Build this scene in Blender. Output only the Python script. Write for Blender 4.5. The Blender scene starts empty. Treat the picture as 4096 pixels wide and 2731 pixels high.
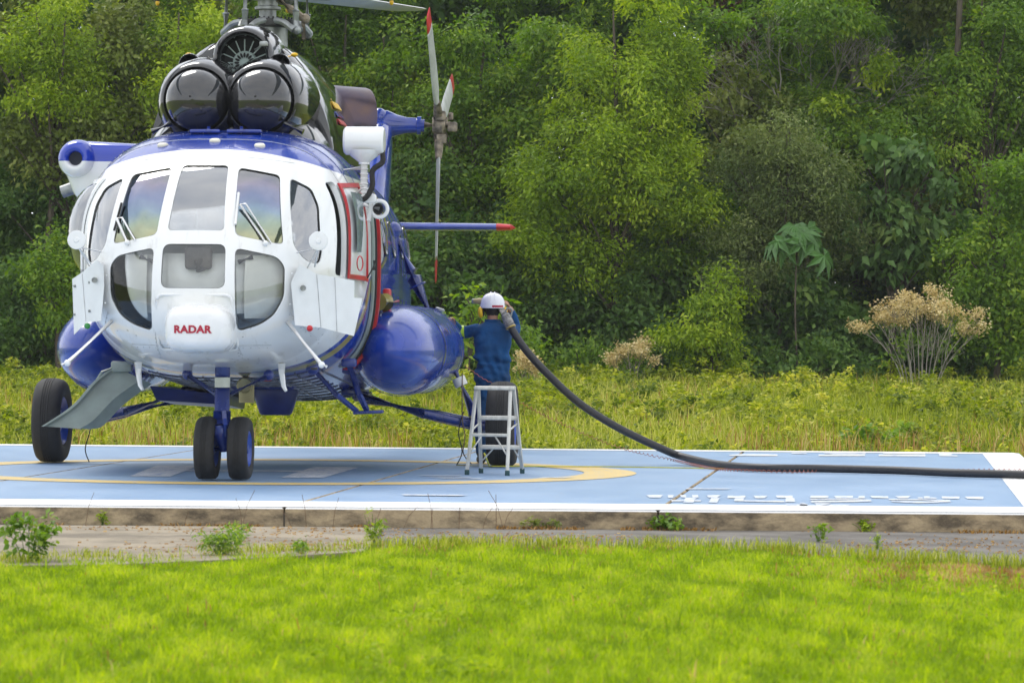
import bpy, bmesh, math, random
import numpy as np
from mathutils import Vector, Matrix

# ------------------------------------------------------------------ scene, camera, sky, sun
sc = bpy.context.scene
COL = sc.collection
sc.render.engine = 'CYCLES'
cy = sc.cycles
cy.use_denoising = True
cy.max_bounces = 7; cy.diffuse_bounces = 3; cy.glossy_bounces = 3
cy.transmission_bounces = 6; cy.transparent_max_bounces = 12
cy.sample_clamp_indirect = 6.0
cy.caustics_reflective = False; cy.caustics_refractive = False

cam_d = bpy.data.cameras.new('camera')
cam = bpy.data.objects.new('camera', cam_d); COL.objects.link(cam)
cam_d.sensor_width = 36.0
cam_d.lens = 36.0 * 15000 / 4096
cam_d.clip_start = 0.5; cam_d.clip_end = 6000
CAM_H = 1.28
_R = Matrix.Rotation(math.radians(90 - 0.04), 4, 'X') @ Matrix.Rotation(math.radians(0.36), 4, 'Z')
cam.matrix_world = Matrix.Translation((0, 0, CAM_H)) @ _R
cam_d.dof.use_dof = True
cam_d.dof.focus_distance = 44.0
cam_d.dof.aperture_fstop = 6.6
sc.camera = cam

SUN_EL, SUN_AZ = 52.0, 332.0       # azimuth clockwise from +Y
world = bpy.data.worlds.new('World'); sc.world = world
world.use_nodes = True
wn, wl = world.node_tree.nodes, world.node_tree.links
wn.clear()
w_out = wn.new('ShaderNodeOutputWorld'); w_bg = wn.new('ShaderNodeBackground')
w_sky = wn.new('ShaderNodeTexSky'); w_sky.sky_type = 'NISHITA'; w_sky.sun_disc = False
w_sky.sun_elevation = math.radians(SUN_EL); w_sky.sun_rotation = math.radians(SUN_AZ)
w_tc = wn.new('ShaderNodeTexCoord')
w_map = wn.new('ShaderNodeMapping'); w_map.inputs['Scale'].default_value = (1.3, 1.3, 3.2)
w_no = wn.new('ShaderNodeTexNoise'); w_no.inputs['Scale'].default_value = 2.2
w_no.inputs['Detail'].default_value = 7; w_no.inputs['Roughness'].default_value = 0.55
w_rp = wn.new('ShaderNodeValToRGB')
w_rp.color_ramp.elements[0].position = 0.30; w_rp.color_ramp.elements[0].color = (6.3, 6.7, 7.4, 1)
w_rp.color_ramp.elements[1].position = 0.70; w_rp.color_ramp.elements[1].color = (10.2, 10.1, 9.9, 1)
w_mx = wn.new('ShaderNodeMix'); w_mx.data_type = 'RGBA'; w_mx.inputs[0].default_value = 0.86
wl.new(w_tc.outputs['Generated'], w_map.inputs['Vector']); wl.new(w_map.outputs['Vector'], w_no.inputs['Vector'])
wl.new(w_no.outputs['Fac'], w_rp.inputs['Fac'])
wl.new(w_sky.outputs['Color'], w_mx.inputs[6]); wl.new(w_rp.outputs['Color'], w_mx.inputs[7])
wl.new(w_mx.outputs[2], w_bg.inputs['Color']); w_bg.inputs['Strength'].default_value = 0.14
wl.new(w_bg.outputs['Background'], w_out.inputs['Surface'])

sun_d = bpy.data.lights.new('sun', 'SUN'); sun_d.energy = 1.4; sun_d.angle = math.radians(24)
sun_d.color = (1.0, 0.96, 0.89)
sun = bpy.data.objects.new('sun', sun_d); COL.objects.link(sun)
_a, _e = math.radians(SUN_AZ), math.radians(SUN_EL)
sun_dir = Vector((math.sin(_a) * math.cos(_e), math.cos(_a) * math.cos(_e), math.sin(_e)))
sun.rotation_euler = sun_dir.to_track_quat('Z', 'Y').to_euler()
sc.view_settings.view_transform = 'Standard'; sc.view_settings.look = 'None'
sc.view_settings.exposure = 0.5; sc.view_settings.gamma = 1.0
sc.view_settings.use_curve_mapping = False

# ------------------------------------------------------------------ helpers
PI = math.pi
def tag(o, label=None, cat=None, group=None, kind=None):
    if label: o['label'] = label
    if cat: o['category'] = cat
    if group: o['group'] = group
    if kind: o['kind'] = kind
    return o
def empty(name, loc=(0, 0, 0), rz=0.0, label=None, cat=None, group=None):
    o = bpy.data.objects.new(name, None); COL.objects.link(o)
    o.location = loc; o.rotation_euler = (0, 0, rz); o.empty_display_size = .1
    return tag(o, label, cat, group)
def link(name, me, mats, parent=None):
    o = bpy.data.objects.new(name, me); COL.objects.link(o)
    for m in (mats if isinstance(mats, (list, tuple)) else [mats]):
        if len(me.materials) < (len(mats) if isinstance(mats, (list, tuple)) else 1): me.materials.append(m)
    if parent: o.parent = parent
    return o
def fastmesh(name, V, F, attr=None):
    """V (n,3) array, F (m,3|4) int array"""
    V = np.asarray(V, np.float32); F = np.asarray(F, np.int32)
    me = bpy.data.meshes.new(name); k = F.shape[1]
    me.vertices.add(len(V)); me.vertices.foreach_set('co', V.ravel())
    me.loops.add(F.size); me.loops.foreach_set('vertex_index', F.ravel())
    me.polygons.add(len(F)); me.polygons.foreach_set('loop_start', np.arange(0, F.size, k, dtype=np.int32))
    me.update(calc_edges=True)
    if attr is not None:
        a = me.attributes.new('hue', 'FLOAT', 'POINT'); a.data.foreach_set('value', np.asarray(attr, np.float32))
    return me
def frame(d):
    d = Vector(d).normalized()
    u = d.cross(Vector((0, 0, 1)))
    if u.length < 1e-3: u = d.cross(Vector((0, 1, 0)))
    u.normalize(); return u, d.cross(u).normalized() * -1.0
class MB:
    """collects shapes for one mesh object"""
    def __init__(s): s.v = []; s.f = []; s.m = []; s.mi = 0
    def add(s, vs, fs):
        b = len(s.v); s.v += [tuple(v) for v in vs]
        for f in fs: s.f.append(tuple(b + i for i in f)); s.m.append(s.mi)
        return s
    def mat(s, i): s.mi = i; return s
    def box(s, c, d, rot=None, bev=0.0):
        x, y, z = [k / 2 for k in d]; P = []
        R = rot if rot is not None else Matrix.Identity(3)
        if bev <= 0:
            for sx, sy, sz in ((-1,-1,-1),(1,-1,-1),(1,1,-1),(-1,1,-1),(-1,-1,1),(1,-1,1),(1,1,1),(-1,1,1)):
                P.append(Vector(c) + R @ Vector((sx*x, sy*y, sz*z)))
            return s.add(P, [(0,3,2,1),(4,5,6,7),(0,1,5,4),(1,2,6,5),(2,3,7,6),(3,0,4,7)])
        bm = bmesh.new(); bmesh.ops.create_cube(bm, size=1)
        for v in bm.verts: v.co = Vector((v.co.x*d[0], v.co.y*d[1], v.co.z*d[2]))
        bmesh.ops.bevel(bm, geom=bm.edges[:], offset=bev, segments=2, affect='EDGES', profile=.5)
        bm.verts.index_update()
        vs = [Vector(c) + R @ v.co for v in bm.verts]; fs = [[v.index for v in f.verts] for f in bm.faces]
        bm.free(); return s.add(vs, fs)
    def tube(s, pts, r, n=10, cap=True, sy=1.0):
        pts = [Vector(p) for p in pts]; rs = r if isinstance(r, (list, tuple)) else [r] * len(pts)
        V = []; F = []; u = None
        for i, p in enumerate(pts):
            d = (pts[min(i+1, len(pts)-1)] - pts[max(i-1, 0)])
            if d.length < 1e-9: d = Vector((0, 0, 1))
            d.normalize()
            if u is None: u, w = frame(d)
            else:
                u = (u - d * u.dot(d)).normalized(); w = d.cross(u)
            for k in range(n):
                a = 2 * PI * k / n
                V.append(p + (u * math.cos(a) + w * math.sin(a) * sy) * rs[i])
        for i in range(len(pts) - 1):
            for k in range(n):
                F.append((i*n+k, i*n+(k+1) % n, (i+1)*n+(k+1) % n, (i+1)*n+k))
        if cap:
            F.append(tuple(range(n))[::-1]); F.append(tuple(range((len(pts)-1)*n, len(pts)*n)))
        return s.add(V, F)
    def lathe(s, c, axis, prof, n=28, cap=False):
        """prof: (offset along axis, radius)"""
        d = Vector(axis).normalized(); u, w = frame(d); V = []; F = []
        for t, r in prof:
            for k in range(n):
                a = 2 * PI * k / n
                V.append(Vector(c) + d * t + (u * math.cos(a) + w * math.sin(a)) * max(r, 1e-4))
        for i in range(len(prof) - 1):
            for k in range(n):
                F.append((i*n+k, i*n+(k+1) % n, (i+1)*n+(k+1) % n, (i+1)*n+k))
        if cap:
            F.append(tuple(range(n))[::-1]); F.append(tuple(range((len(prof)-1)*n, len(prof)*n)))
        return s.add(V, F)
    def torus(s, c, axis, R, r, n=32, m=10):
        return s.lathe(c, axis, [(r*math.sin(2*PI*i/m), R + r*math.cos(2*PI*i/m)) for i in range(m+1)], n)
    def ball(s, c, r, n=20, m=12):
        rr = r if isinstance(r, (list, tuple)) else (r, r, r); V = []; F = []
        for i in range(m + 1):
            t = PI * i / m
            for k in range(n):
                a = 2 * PI * k / n
                V.append((c[0]+rr[0]*math.sin(t)*math.cos(a), c[1]+rr[1]*math.sin(t)*math.sin(a), c[2]+rr[2]*math.cos(t)))
        for i in range(m):
            for k in range(n):
                F.append((i*n+k, (i+1)*n+k, (i+1)*n+(k+1) % n, i*n+(k+1) % n))
        return s.add(V, F)
    def loft(s, secs, cap=True, closed=True):
        n = len(secs[0]); V = [p for q in secs for p in q]; F = []
        for i in range(len(secs) - 1):
            for k in range(n if closed else n - 1):
                F.append((i*n+k, i*n+(k+1) % n, (i+1)*n+(k+1) % n, (i+1)*n+k))
        if cap: F.append(tuple(range(n))[::-1]); F.append(tuple(range((len(secs)-1)*n, len(secs)*n)))
        return s.add(V, F)
    def prism(s, poly, d):
        """closed polygon of 3-D points, pushed along vector d"""
        n = len(poly); V = [Vector(p) for p in poly] + [Vector(p) + Vector(d) for p in poly]
        return s.add(V, [tuple(range(n))[::-1], tuple(range(n, 2*n))] + [(i, (i+1) % n, n+(i+1) % n, n+i) for i in range(n)])
    def build(s, name, mats, parent=None, smooth=35.0, fixn=True):
        me = bpy.data.meshes.new(name); me.from_pydata(s.v, [], s.f)
        for i, p in enumerate(me.polygons): p.material_index = s.m[i]
        bm = bmesh.new(); bm.from_mesh(me)
        bmesh.ops.remove_doubles(bm, verts=bm.verts, dist=1e-5)
        if fixn: bmesh.ops.recalc_face_normals(bm, faces=bm.faces)
        bm.to_mesh(me); bm.free()
        if smooth:
            me.polygons.foreach_set('use_smooth', [True]*len(me.polygons)); me.set_sharp_from_angle(angle=math.radians(smooth))
        o = bpy.data.objects.new(name, me); COL.objects.link(o)
        for m in (mats if isinstance(mats, (list, tuple)) else [mats]): me.materials.append(m)
        if parent: o.parent = parent
        return o
def rounded(poly, r, n=5):
    """2-D polygon with rounded corners"""
    out = []; N = len(poly)
    for i in range(N):
        p0, p1, p2 = [Vector((*poly[(i+k) % N][:2], 0)) for k in (-1, 0, 1)]
        a, b = (p0 - p1), (p2 - p1); q = min(r, a.length*.45, b.length*.45)
        A, B = p1 + a.normalized()*q, p1 + b.normalized()*q
        for k in range(n + 1):
            t = k / n; P = A*(1-t)**2 + p1*2*t*(1-t) + B*t*t; out.append((P.x, P.y))
    return out
def smoothpts(P, n=8):
    P = [Vector(p) for p in P]; out = []
    for i in range(len(P) - 1):
        p0, p1, p2, p3 = P[max(i-1, 0)], P[i], P[i+1], P[min(i+2, len(P)-1)]
        for k in range(n):
            t = k / n
            out.append(.5*((2*p1)+(p2-p0)*t+(2*p0-5*p1+4*p2-p3)*t*t+(3*p1-p0-3*p2+p3)*t**3))
    out.append(P[-1]); return out

# ------------------------------------------------------------------ materials
MATS = {}
def nodes_of(name):
    m = bpy.data.materials.new(name); m.use_nodes = True
    nt = m.node_tree; return m, nt.nodes, nt.links, nt.nodes['Principled BSDF']
def pm(name, col, rough=.5, metal=0., var=.12, scale=6., bump=0., bscale=None, coat=0., col2=None, spec=.5, detail=5, stretch=(1,1,1), rv=.08):
    if name in MATS: return MATS[name]
    m, N, L, b = nodes_of(name)
    tc = N.new('ShaderNodeTexCoord'); mp = N.new('ShaderNodeMapping'); mp.inputs['Scale'].default_value = stretch
    no = N.new('ShaderNodeTexNoise'); no.inputs['Scale'].default_value = scale; no.inputs['Detail'].default_value = detail
    L.new(tc.outputs['Object'], mp.inputs['Vector']); L.new(mp.outputs['Vector'], no.inputs['Vector'])
    rp = N.new('ShaderNodeValToRGB')
    c2 = col2 if col2 else tuple(c*(1-2*var) for c in col); c1 = col if col2 else tuple(min(1, c*(1+var)) for c in col)
    rp.color_ramp.elements[0].position = .3; rp.color_ramp.elements[1].position = .68
    rp.color_ramp.elements[0].color = (*c2, 1); rp.color_ramp.elements[1].color = (*c1, 1)
    L.new(no.outputs['Fac'], rp.inputs['Fac']); L.new(rp.outputs['Color'], b.inputs['Base Color'])
    b.inputs['Metallic'].default_value = metal; b.inputs['Specular IOR Level'].default_value = spec
    mr = N.new('ShaderNodeMapRange'); mr.inputs['To Min'].default_value = max(0.02, rough-rv); mr.inputs['To Max'].default_value = min(1, rough+rv)
    L.new(no.outputs['Fac'], mr.inputs['Value']); L.new(mr.outputs['Result'], b.inputs['Roughness'])
    if coat: b.inputs['Coat Weight'].default_value = coat; b.inputs['Coat Roughness'].default_value = .06
    if bump:
        n2 = N.new('ShaderNodeTexNoise'); n2.inputs['Scale'].default_value = bscale or scale*4; n2.inputs['Detail'].default_value = 4
        L.new(mp.outputs['Vector'], n2.inputs['Vector'])
        bp = N.new('ShaderNodeBump'); bp.inputs['Strength'].default_value = bump; bp.inputs['Distance'].default_value = .02
        L.new(n2.outputs['Fac'], bp.inputs['Height']); L.new(bp.outputs['Normal'], b.inputs['Normal'])
    MATS[name] = m; return m
def math_n(N, L, op, a, b=None):
    n = N.new('ShaderNodeMath'); n.operation = op
    for i, v in enumerate((a, b)):
        if v is None: continue
        if isinstance(v, (int, float)): n.inputs[i].default_value = v
        else: L.new(v, n.inputs[i])
    return n.outputs[0]
def mixc(N, L, fac, a, b):
    n = N.new('ShaderNodeMix'); n.data_type = 'RGBA'
    for i, v in ((0, fac), (6, a), (7, b)):
        if isinstance(v, tuple): n.inputs[i].default_value = (*v, 1) if len(v) == 3 else v
        elif isinstance(v, (int, float)): n.inputs[i].default_value = v
        else: L.new(v, n.inputs[i])
    return n.outputs[2]
WHITE = (.80, .81, .82); BLUE = (.012, .045, .42); GOLD = (.34, .29, .05)
white = pm('white_paint', WHITE, .22, var=.03, scale=3, coat=.4)
blue = pm('blue_paint', (.004, .033, .29), .22, var=.14, scale=4, coat=.9, bump=.10, bscale=4)
tankblue = pm('tank_blue_paint', (.004, .040, .33), .26, var=.12, scale=3, coat=.5, bump=.08, bscale=3)
darkblue = pm('dark_blue_paint', (.008, .02, .14), .35, var=.2)
red = pm('red_paint', (.50, .012, .02), .35, var=.15)
black = pm('black_gloss_paint', (.012, .012, .014), .1, var=.15, scale=3, coat=.8, rv=.04)
rubber = pm('black_rubber', (.016, .016, .017), .75, var=.2, scale=20, bump=.15)
greymetal = pm('grey_metal', (.32, .34, .34), .42, .5, var=.2, scale=12)
darkmetal = pm('dark_greasy_metal', (.05, .05, .048), .45, .5, var=.3, scale=14, bump=.2)
alu = pm('scuffed_aluminium', (.58, .58, .55), .45, .5, var=.12, scale=20, stretch=(1, 1, .2))
interior = pm('cabin_interior_grey', (.52, .54, .53), .7, var=.06)
seatm = pm('seat_dark_fabric', (.06, .065, .07), .85, var=.2)
greenmetal = pm('grey_green_paint', (.24, .29, .27), .45, var=.1)
yellow = pm('yellow_plastic', (.75, .45, .01), .4, var=.1)
tealcap = pm('dark_teal_rubber', (.02, .07, .075), .7, var=.2)
strap_white = pm('white_band', (.72, .72, .70), .5, var=.08)
goldm = pm('gold_paint', GOLD, .3, var=.15, coat=.3)
# fuselage livery: white nose and sides, blue crown, blue and gold swoosh behind the crew door
def livery():
    m, N, L, b = nodes_of('fuselage_livery')
    tc = N.new('ShaderNodeTexCoord'); sp = N.new('ShaderNodeSeparateXYZ'); L.new(tc.outputs['Object'], sp.inputs[0])
    x, y, z = sp.outputs
    M = lambda op, a, bb=None: math_n(N, L, op, a, bb)
    ss = lambda v, e: (lambda n: (setattr(n, 'interpolation_type', 'SMOOTHSTEP'), L.new(v, n.inputs['Value']), n.inputs['From Min'].__setattr__('default_value', -e), n.inputs['From Max'].__setattr__('default_value', e), n.outputs['Result'])[-1])(N.new('ShaderNodeMapRange'))
    line = M('SUBTRACT', 2.955, M('MULTIPLY', M('MULTIPLY', x, x), .16))
    top = ss(M('SUBTRACT', z, line), .006)
    # swoosh: t = y - (0.45 + 1.15*max(0,z-1)) ; above z=1.95 the white runs on to y=2.35
    zz = M('MAXIMUM', 0.0, M('SUBTRACT', z, .95))
    yb = M('ADD', .42, M('MULTIPLY', M('POWER', zz, 1.25), 1.12))
    yb = M('ADD', yb, M('MULTIPLY', ss(M('SUBTRACT', z, 1.92), .12), .9))
    t = M('SUBTRACT', y, yb)
    isb = ss(t, .008)
    g = M('MULTIPLY', ss(M('SUBTRACT', t, .13), .008), M('SUBTRACT', 1.0, ss(M('SUBTRACT', t, .33), .008)))
    no = N.new('ShaderNodeTexNoise'); no.inputs['Scale'].default_value = 3.0; no.inputs['Detail'].default_value = 6
    L.new(tc.outputs['Object'], no.inputs['Vector'])
    wv = mixc(N, L, no.outputs['Fac'], (.76, .78, .80), (.84, .84, .83))
    # oily grime; on the belly also its pale reflections, put into the colour
    n3 = N.new('ShaderNodeTexNoise'); n3.inputs['Scale'].default_value = 5; n3.inputs['Detail'].default_value = 8; n3.inputs['Roughness'].default_value = .7
    mp = N.new('ShaderNodeMapping'); mp.inputs['Scale'].default_value = (3, .5, 1); L.new(tc.outputs['Object'], mp.inputs[0]); L.new(mp.outputs[0], n3.inputs['Vector'])
    bl = mixc(N, L, no.outputs['Fac'], (.004, .030, .27), (.006, .045, .36))
    c = mixc(N, L, top, wv, bl); c = mixc(N, L, isb, c, bl); c = mixc(N, L, g, c, GOLD)
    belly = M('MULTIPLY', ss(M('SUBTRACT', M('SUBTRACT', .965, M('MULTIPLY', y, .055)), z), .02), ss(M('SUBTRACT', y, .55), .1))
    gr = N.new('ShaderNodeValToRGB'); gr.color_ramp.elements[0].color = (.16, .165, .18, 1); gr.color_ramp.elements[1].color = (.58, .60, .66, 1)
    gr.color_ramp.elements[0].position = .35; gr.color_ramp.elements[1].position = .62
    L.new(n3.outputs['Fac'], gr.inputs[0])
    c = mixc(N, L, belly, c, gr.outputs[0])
    vo = N.new('ShaderNodeTexVoronoi'); vo.inputs['Scale'].default_value = 11; L.new(tc.outputs['Object'], vo.inputs['Vector'])
    spk = M('MULTIPLY', M('LESS_THAN', vo.outputs['Distance'], .13), M('LESS_THAN', z, 1.42))
    n5 = N.new('ShaderNodeTexNoise'); n5.inputs['Scale'].default_value = 2.2; L.new(tc.outputs['Object'], n5.inputs['Vector'])
    spk = M('MULTIPLY', spk, M('GREATER_THAN', n5.outputs['Fac'], .5)); c = mixc(N, L, M('MULTIPLY', spk, .6), c, (.22, .22, .23))
    wear = N.new('ShaderNodeMapRange'); wear.inputs['From Min'].default_value = .56; wear.inputs['From Max'].default_value = .72; L.new(n3.outputs['Fac'], wear.inputs[0])
    c = mixc(N, L, M('MULTIPLY', wear.outputs[0], .35), c, (.40, .38, .34))
    L.new(c, b.inputs['Base Color'])
    b.inputs['Roughness'].default_value = .2; b.inputs['Coat Weight'].default_value = .5; b.inputs['Coat Roughness'].default_value = .05
    # riveted skin: panel seams every 0.55 m and a faint oil-canning ripple
    w1 = M('ABSOLUTE', M('SUBTRACT', M('FRACT', M('MULTIPLY', y, 1.8)), .5))
    seam = M('SUBTRACT', 1.0, ss(M('SUBTRACT', M('SUBTRACT', .5, w1), .006), .006))
    seam = M('MULTIPLY', seam, ss(M('SUBTRACT', y, .2), .01))
    n2 = N.new('ShaderNodeTexNoise'); n2.inputs['Scale'].default_value = 2.6; n2.inputs['Detail'].default_value = 2
    L.new(tc.outputs['Object'], n2.inputs['Vector'])
    h = M('SUBTRACT', M('MULTIPLY', n2.outputs['Fac'], M('MULTIPLY', isb, .5)), M('MULTIPLY', seam, .12))
    bp = N.new('ShaderNodeBump'); bp.inputs['Strength'].default_value = .35; bp.inputs['Distance'].default_value = .03
    L.new(h, bp.inputs['Height']); L.new(bp.outputs[0], b.inputs['Normal'])
    return m
livery_m = livery()
def twotone(name, zs):
    m, N, L, b = nodes_of(name)
    tc = N.new('ShaderNodeTexCoord'); sp = N.new('ShaderNodeSeparateXYZ'); L.new(tc.outputs['Object'], sp.inputs[0])
    f = math_n(N, L, 'GREATER_THAN', sp.outputs[2], zs)
    L.new(mixc(N, L, f, (.76, .77, .77), BLUE), b.inputs['Base Color']); b.inputs['Roughness'].default_value = .2
    b.inputs['Coat Weight'].default_value = .5; return m
def glass(name, tint=(.80, .84, .84), fmin=.06, film=False):
    m = bpy.data.materials.new(name); m.use_nodes = True; N, L = m.node_tree.nodes, m.node_tree.links; N.clear()
    o = N.new('ShaderNodeOutputMaterial'); mx = N.new('ShaderNodeMixShader'); tr = N.new('ShaderNodeBsdfTransparent'); gl = N.new('ShaderNodeBsdfGlossy')
    tr.inputs[0].default_value = (*tint, 1); gl.inputs['Roughness'].default_value = .03
    fr = N.new('ShaderNodeFresnel'); fr.inputs[0].default_value = 1.5
    fac = math_n(N, L, 'MULTIPLY_ADD', fr.outputs[0], 1.0); fac.node.inputs[2].default_value = fmin
    if film:   # heated windscreen: the metal film shows interference colours down the pane
        tc = N.new('ShaderNodeTexCoord'); sp = N.new('ShaderNodeSeparateXYZ'); L.new(tc.outputs['Object'], sp.inputs[0])
        no = N.new('ShaderNodeTexNoise'); no.inputs['Scale'].default_value = 2.5; L.new(tc.outputs['Object'], no.inputs[0])
        v = math_n(N, L, 'ADD', sp.outputs[2], math_n(N, L, 'MULTIPLY', math_n(N, L, 'SUBTRACT', no.outputs['Fac'], .5), .35))
        mr = N.new('ShaderNodeMapRange'); mr.inputs['From Min'].default_value = 2.05; mr.inputs['From Max'].default_value = 2.78; L.new(v, mr.inputs[0])
        rp = N.new('ShaderNodeValToRGB'); e = rp.color_ramp.elements
        e[0].position = 0; e[0].color = (.42, .45, .32, 1); e[1].position = 1; e[1].color = (.42, .43, .42, 1)
        for p, c in ((.14, (.62, .62, .40)), (.3, (.50, .60, .48)), (.46, (.42, .54, .66)), (.62, (.42, .48, .68)), (.8, (.52, .49, .60)), (.9, (.48, .48, .49))):
            q = e.new(p); q.color = (*c, 1)
        L.new(mr.outputs[0], rp.inputs[0]); L.new(rp.outputs[0], gl.inputs[0])
    else: gl.inputs[0].default_value = (.95, .97, 1, 1)
    L.new(fac, mx.inputs[0]); L.new(tr.outputs[0], mx.inputs[1]); L.new(gl.outputs[0], mx.inputs[2]); L.new(mx.outputs[0], o.inputs[0])
    return m
navy = pm('navy_gear_paint', (.008, .028, .20), .28, var=.2, coat=.4)
lowglass_m = glass('clear_lower_glass', (.98, .99, .99), fmin=.0); glass_m = glass('window_glass', (.88, .9, .9), fmin=.26); film_m = glass('heated_windscreen_glass', (.6, .65, .65), fmin=.46, film=True)
def leafmat(name, a, b_, c_, tl=.35, spec=.3):
    m = bpy.data.materials.new(name); m.use_nodes = True; N, L = m.node_tree.nodes, m.node_tree.links
    pb = N['Principled BSDF']; out = N['Material Output']
    at = N.new('ShaderNodeAttribute'); at.attribute_name = 'hue'
    rp = N.new('ShaderNodeValToRGB'); e = rp.color_ramp.elements
    e[0].position = .05; e[0].color = (*a, 1); e[1].position = .95; e[1].color = (*c_, 1); q = e.new(.55); q.color = (*b_, 1)
    L.new(at.outputs['Fac'], rp.inputs[0]); L.new(rp.outputs[0], pb.inputs['Base Color'])
    pb.inputs['Roughness'].default_value = .5; pb.inputs['Specular IOR Level'].default_value = spec
    tr = N.new('ShaderNodeBsdfTranslucent'); hs = N.new('ShaderNodeHueSaturation'); hs.inputs['Value'].default_value = 1.5; hs.inputs['Saturation'].default_value = 1.15
    L.new(rp.outputs[0], hs.inputs['Color']); L.new(hs.outputs[0], tr.inputs[0])
    mx = N.new('ShaderNodeMixShader'); mx.inputs[0].default_value = tl
    L.new(pb.outputs[0], mx.inputs[1]); L.new(tr.outputs[0], mx.inputs[2]); L.new(mx.outputs[0], out.inputs[0])
    MATS[name] = m; return m
LM = {
 'bright': leafmat('yellow_green_leaves', (.13, .22, .014), (.29, .40, .024), (.50, .58, .06), .45),
 'mid': leafmat('mid_green_leaves', (.085, .17, .022), (.18, .295, .032), (.36, .45, .06), .44),
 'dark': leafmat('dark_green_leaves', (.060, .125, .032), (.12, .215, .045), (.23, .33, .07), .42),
 'olive': leafmat('olive_leaves', (.11, .15, .025), (.22, .27, .055), (.36, .39, .12), .38),
 'grey': leafmat('grey_green_leaves', (.10, .15, .045), (.20, .25, .075), (.32, .36, .13), .38),
 'big': leafmat('broad_dark_leaves', (.075, .145, .042), (.14, .245, .065), (.27, .36, .10), .36),
 'dry': leafmat('dry_tan_flowers', (.42, .33, .14), (.64, .52, .26), (.82, .72, .44), .25),
 'grass': leafmat('lime_grass_blades', (.14, .225, .012), (.27, .38, .018), (.46, .53, .05), .45, .05),
 'drygrass': leafmat('dry_grass_blades', (.22, .12, .04), (.42, .26, .10), (.58, .46, .20), .3, .1),
 'meadow': leafmat('meadow_weed_leaves', (.085, .13, .016), (.27, .32, .03), (.54, .52, .11), .4, .1),
 'mgrass': leafmat('meadow_grass_blades', (.13, .18, .016), (.32, .36, .045), (.55, .52, .17), .4, .08),
 'rust': leafmat('reddish_leaves', (.13, .06, .035), (.10, .14, .04), (.13, .20, .04), .3),
}
bark = pm('bark', (.10, .08, .06), .9, var=.3, scale=9, bump=.6, stretch=(1, 1, .25))
palebark = pm('pale_grey_twigs', (.34, .31, .26), .9, var=.25, scale=9, bump=.4, stretch=(1, 1, .25))

# ------------------------------------------------------------------ ground, helipad, apron
def gz(y, x=0.0):
    t = np.clip((np.asarray(y, float) - 43.6) / 21.0, 0, 1)
    return -.15 + .55 * t * t * (3 - 2 * t) + .03 * np.sin(np.asarray(x) * 1.3) * t
def ground_mat():
    m, N, L, b = nodes_of('soil_and_turf')
    tc = N.new('ShaderNodeTexCoord'); no = N.new('ShaderNodeTexNoise'); no.inputs['Scale'].default_value = .9; no.inputs['Detail'].default_value = 9
    n2 = N.new('ShaderNodeTexNoise'); n2.inputs['Scale'].default_value = 14; n2.inputs['Detail'].default_value = 5
    L.new(tc.outputs['Object'], no.inputs[0]); L.new(tc.outputs['Object'], n2.inputs[0])
    c = mixc(N, L, no.outputs['Fac'], (.12, .18, .012), (.20, .26, .02)); c = mixc(N, L, math_n(N, L, 'MULTIPLY', n2.outputs['Fac'], .5), c, (.10, .075, .03))
    L.new(c, b.inputs['Base Color']); b.inputs['Roughness'].default_value = .95
    bp = N.new('ShaderNodeBump'); bp.inputs['Strength'].default_value = .6; L.new(n2.outputs['Fac'], bp.inputs['Height']); L.new(bp.outputs[0], b.inputs['Normal'])
    return m
gm = ground_mat()
xs = [-1500, -300, -80] + list(np.linspace(-24, 24, 25)) + [80, 300, 1500]
ys = [-60, -10, 8] + list(np.linspace(12, 44, 17)) + list(np.linspace(45, 66, 22)) + [75, 100, 200, 600, 2500]
GV = [(x, y, float(gz(y, x))) for y in ys for x in xs]; nx = len(xs)
GF = [(j*nx+i, j*nx+i+1, (j+1)*nx+i+1, (j+1)*nx+i) for j in range(len(ys)-1) for i in range(nx-1)]
g = MB(); g.add(GV, GF); ground = g.build('ground', gm); tag(ground, kind='structure')

def concrete(name, base, dark, scale, streak=(1, 1, 1), bump=.5):
    m, N, L, b = nodes_of(name)
    tc = N.new('ShaderNodeTexCoord'); mp = N.new('ShaderNodeMapping'); mp.inputs['Scale'].default_value = streak; L.new(tc.outputs['Object'], mp.inputs[0])
    n1 = N.new('ShaderNodeTexNoise'); n1.inputs['Scale'].default_value = scale; n1.inputs['Detail'].default_value = 10; n1.inputs['Roughness'].default_value = .68; L.new(mp.outputs[0], n1.inputs[0])
    n2 = N.new('ShaderNodeTexNoise'); n2.inputs['Scale'].default_value = 60; n2.inputs['Detail'].default_value = 4; L.new(tc.outputs['Object'], n2.inputs[0])
    rp = N.new('ShaderNodeValToRGB'); rp.color_ramp.elements[0].position = .38; rp.color_ramp.elements[1].position = .58
    rp.color_ramp.elements[0].color = (*dark, 1); rp.color_ramp.elements[1].color = (*base, 1); L.new(n1.outputs['Fac'], rp.inputs[0])
    c = mixc(N, L, math_n(N, L, 'MULTIPLY', n2.outputs['Fac'], .45), rp.outputs[0], tuple(k*.55 for k in base))
    L.new(c, b.inputs['Base Color']); b.inputs['Roughness'].default_value = .9
    bp = N.new('ShaderNodeBump'); bp.inputs['Strength'].default_value = bump; bp.inputs['Distance'].default_value = .01
    L.new(n2.outputs['Fac'], bp.inputs['Height']); L.new(bp.outputs[0], b.inputs['Normal']); return m
kerb_m = concrete('stained_kerb_concrete', (.48, .375, .23), (.075, .058, .04), 3.0, (1, 1, 2.2))
asphalt_m = concrete('weathered_asphalt', (.18, .165, .145), (.08, .07, .06), 1.6)
slabc_m = concrete('pale_concrete', (.31, .26, .185), (.14, .115, .08), 1.8)
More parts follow.
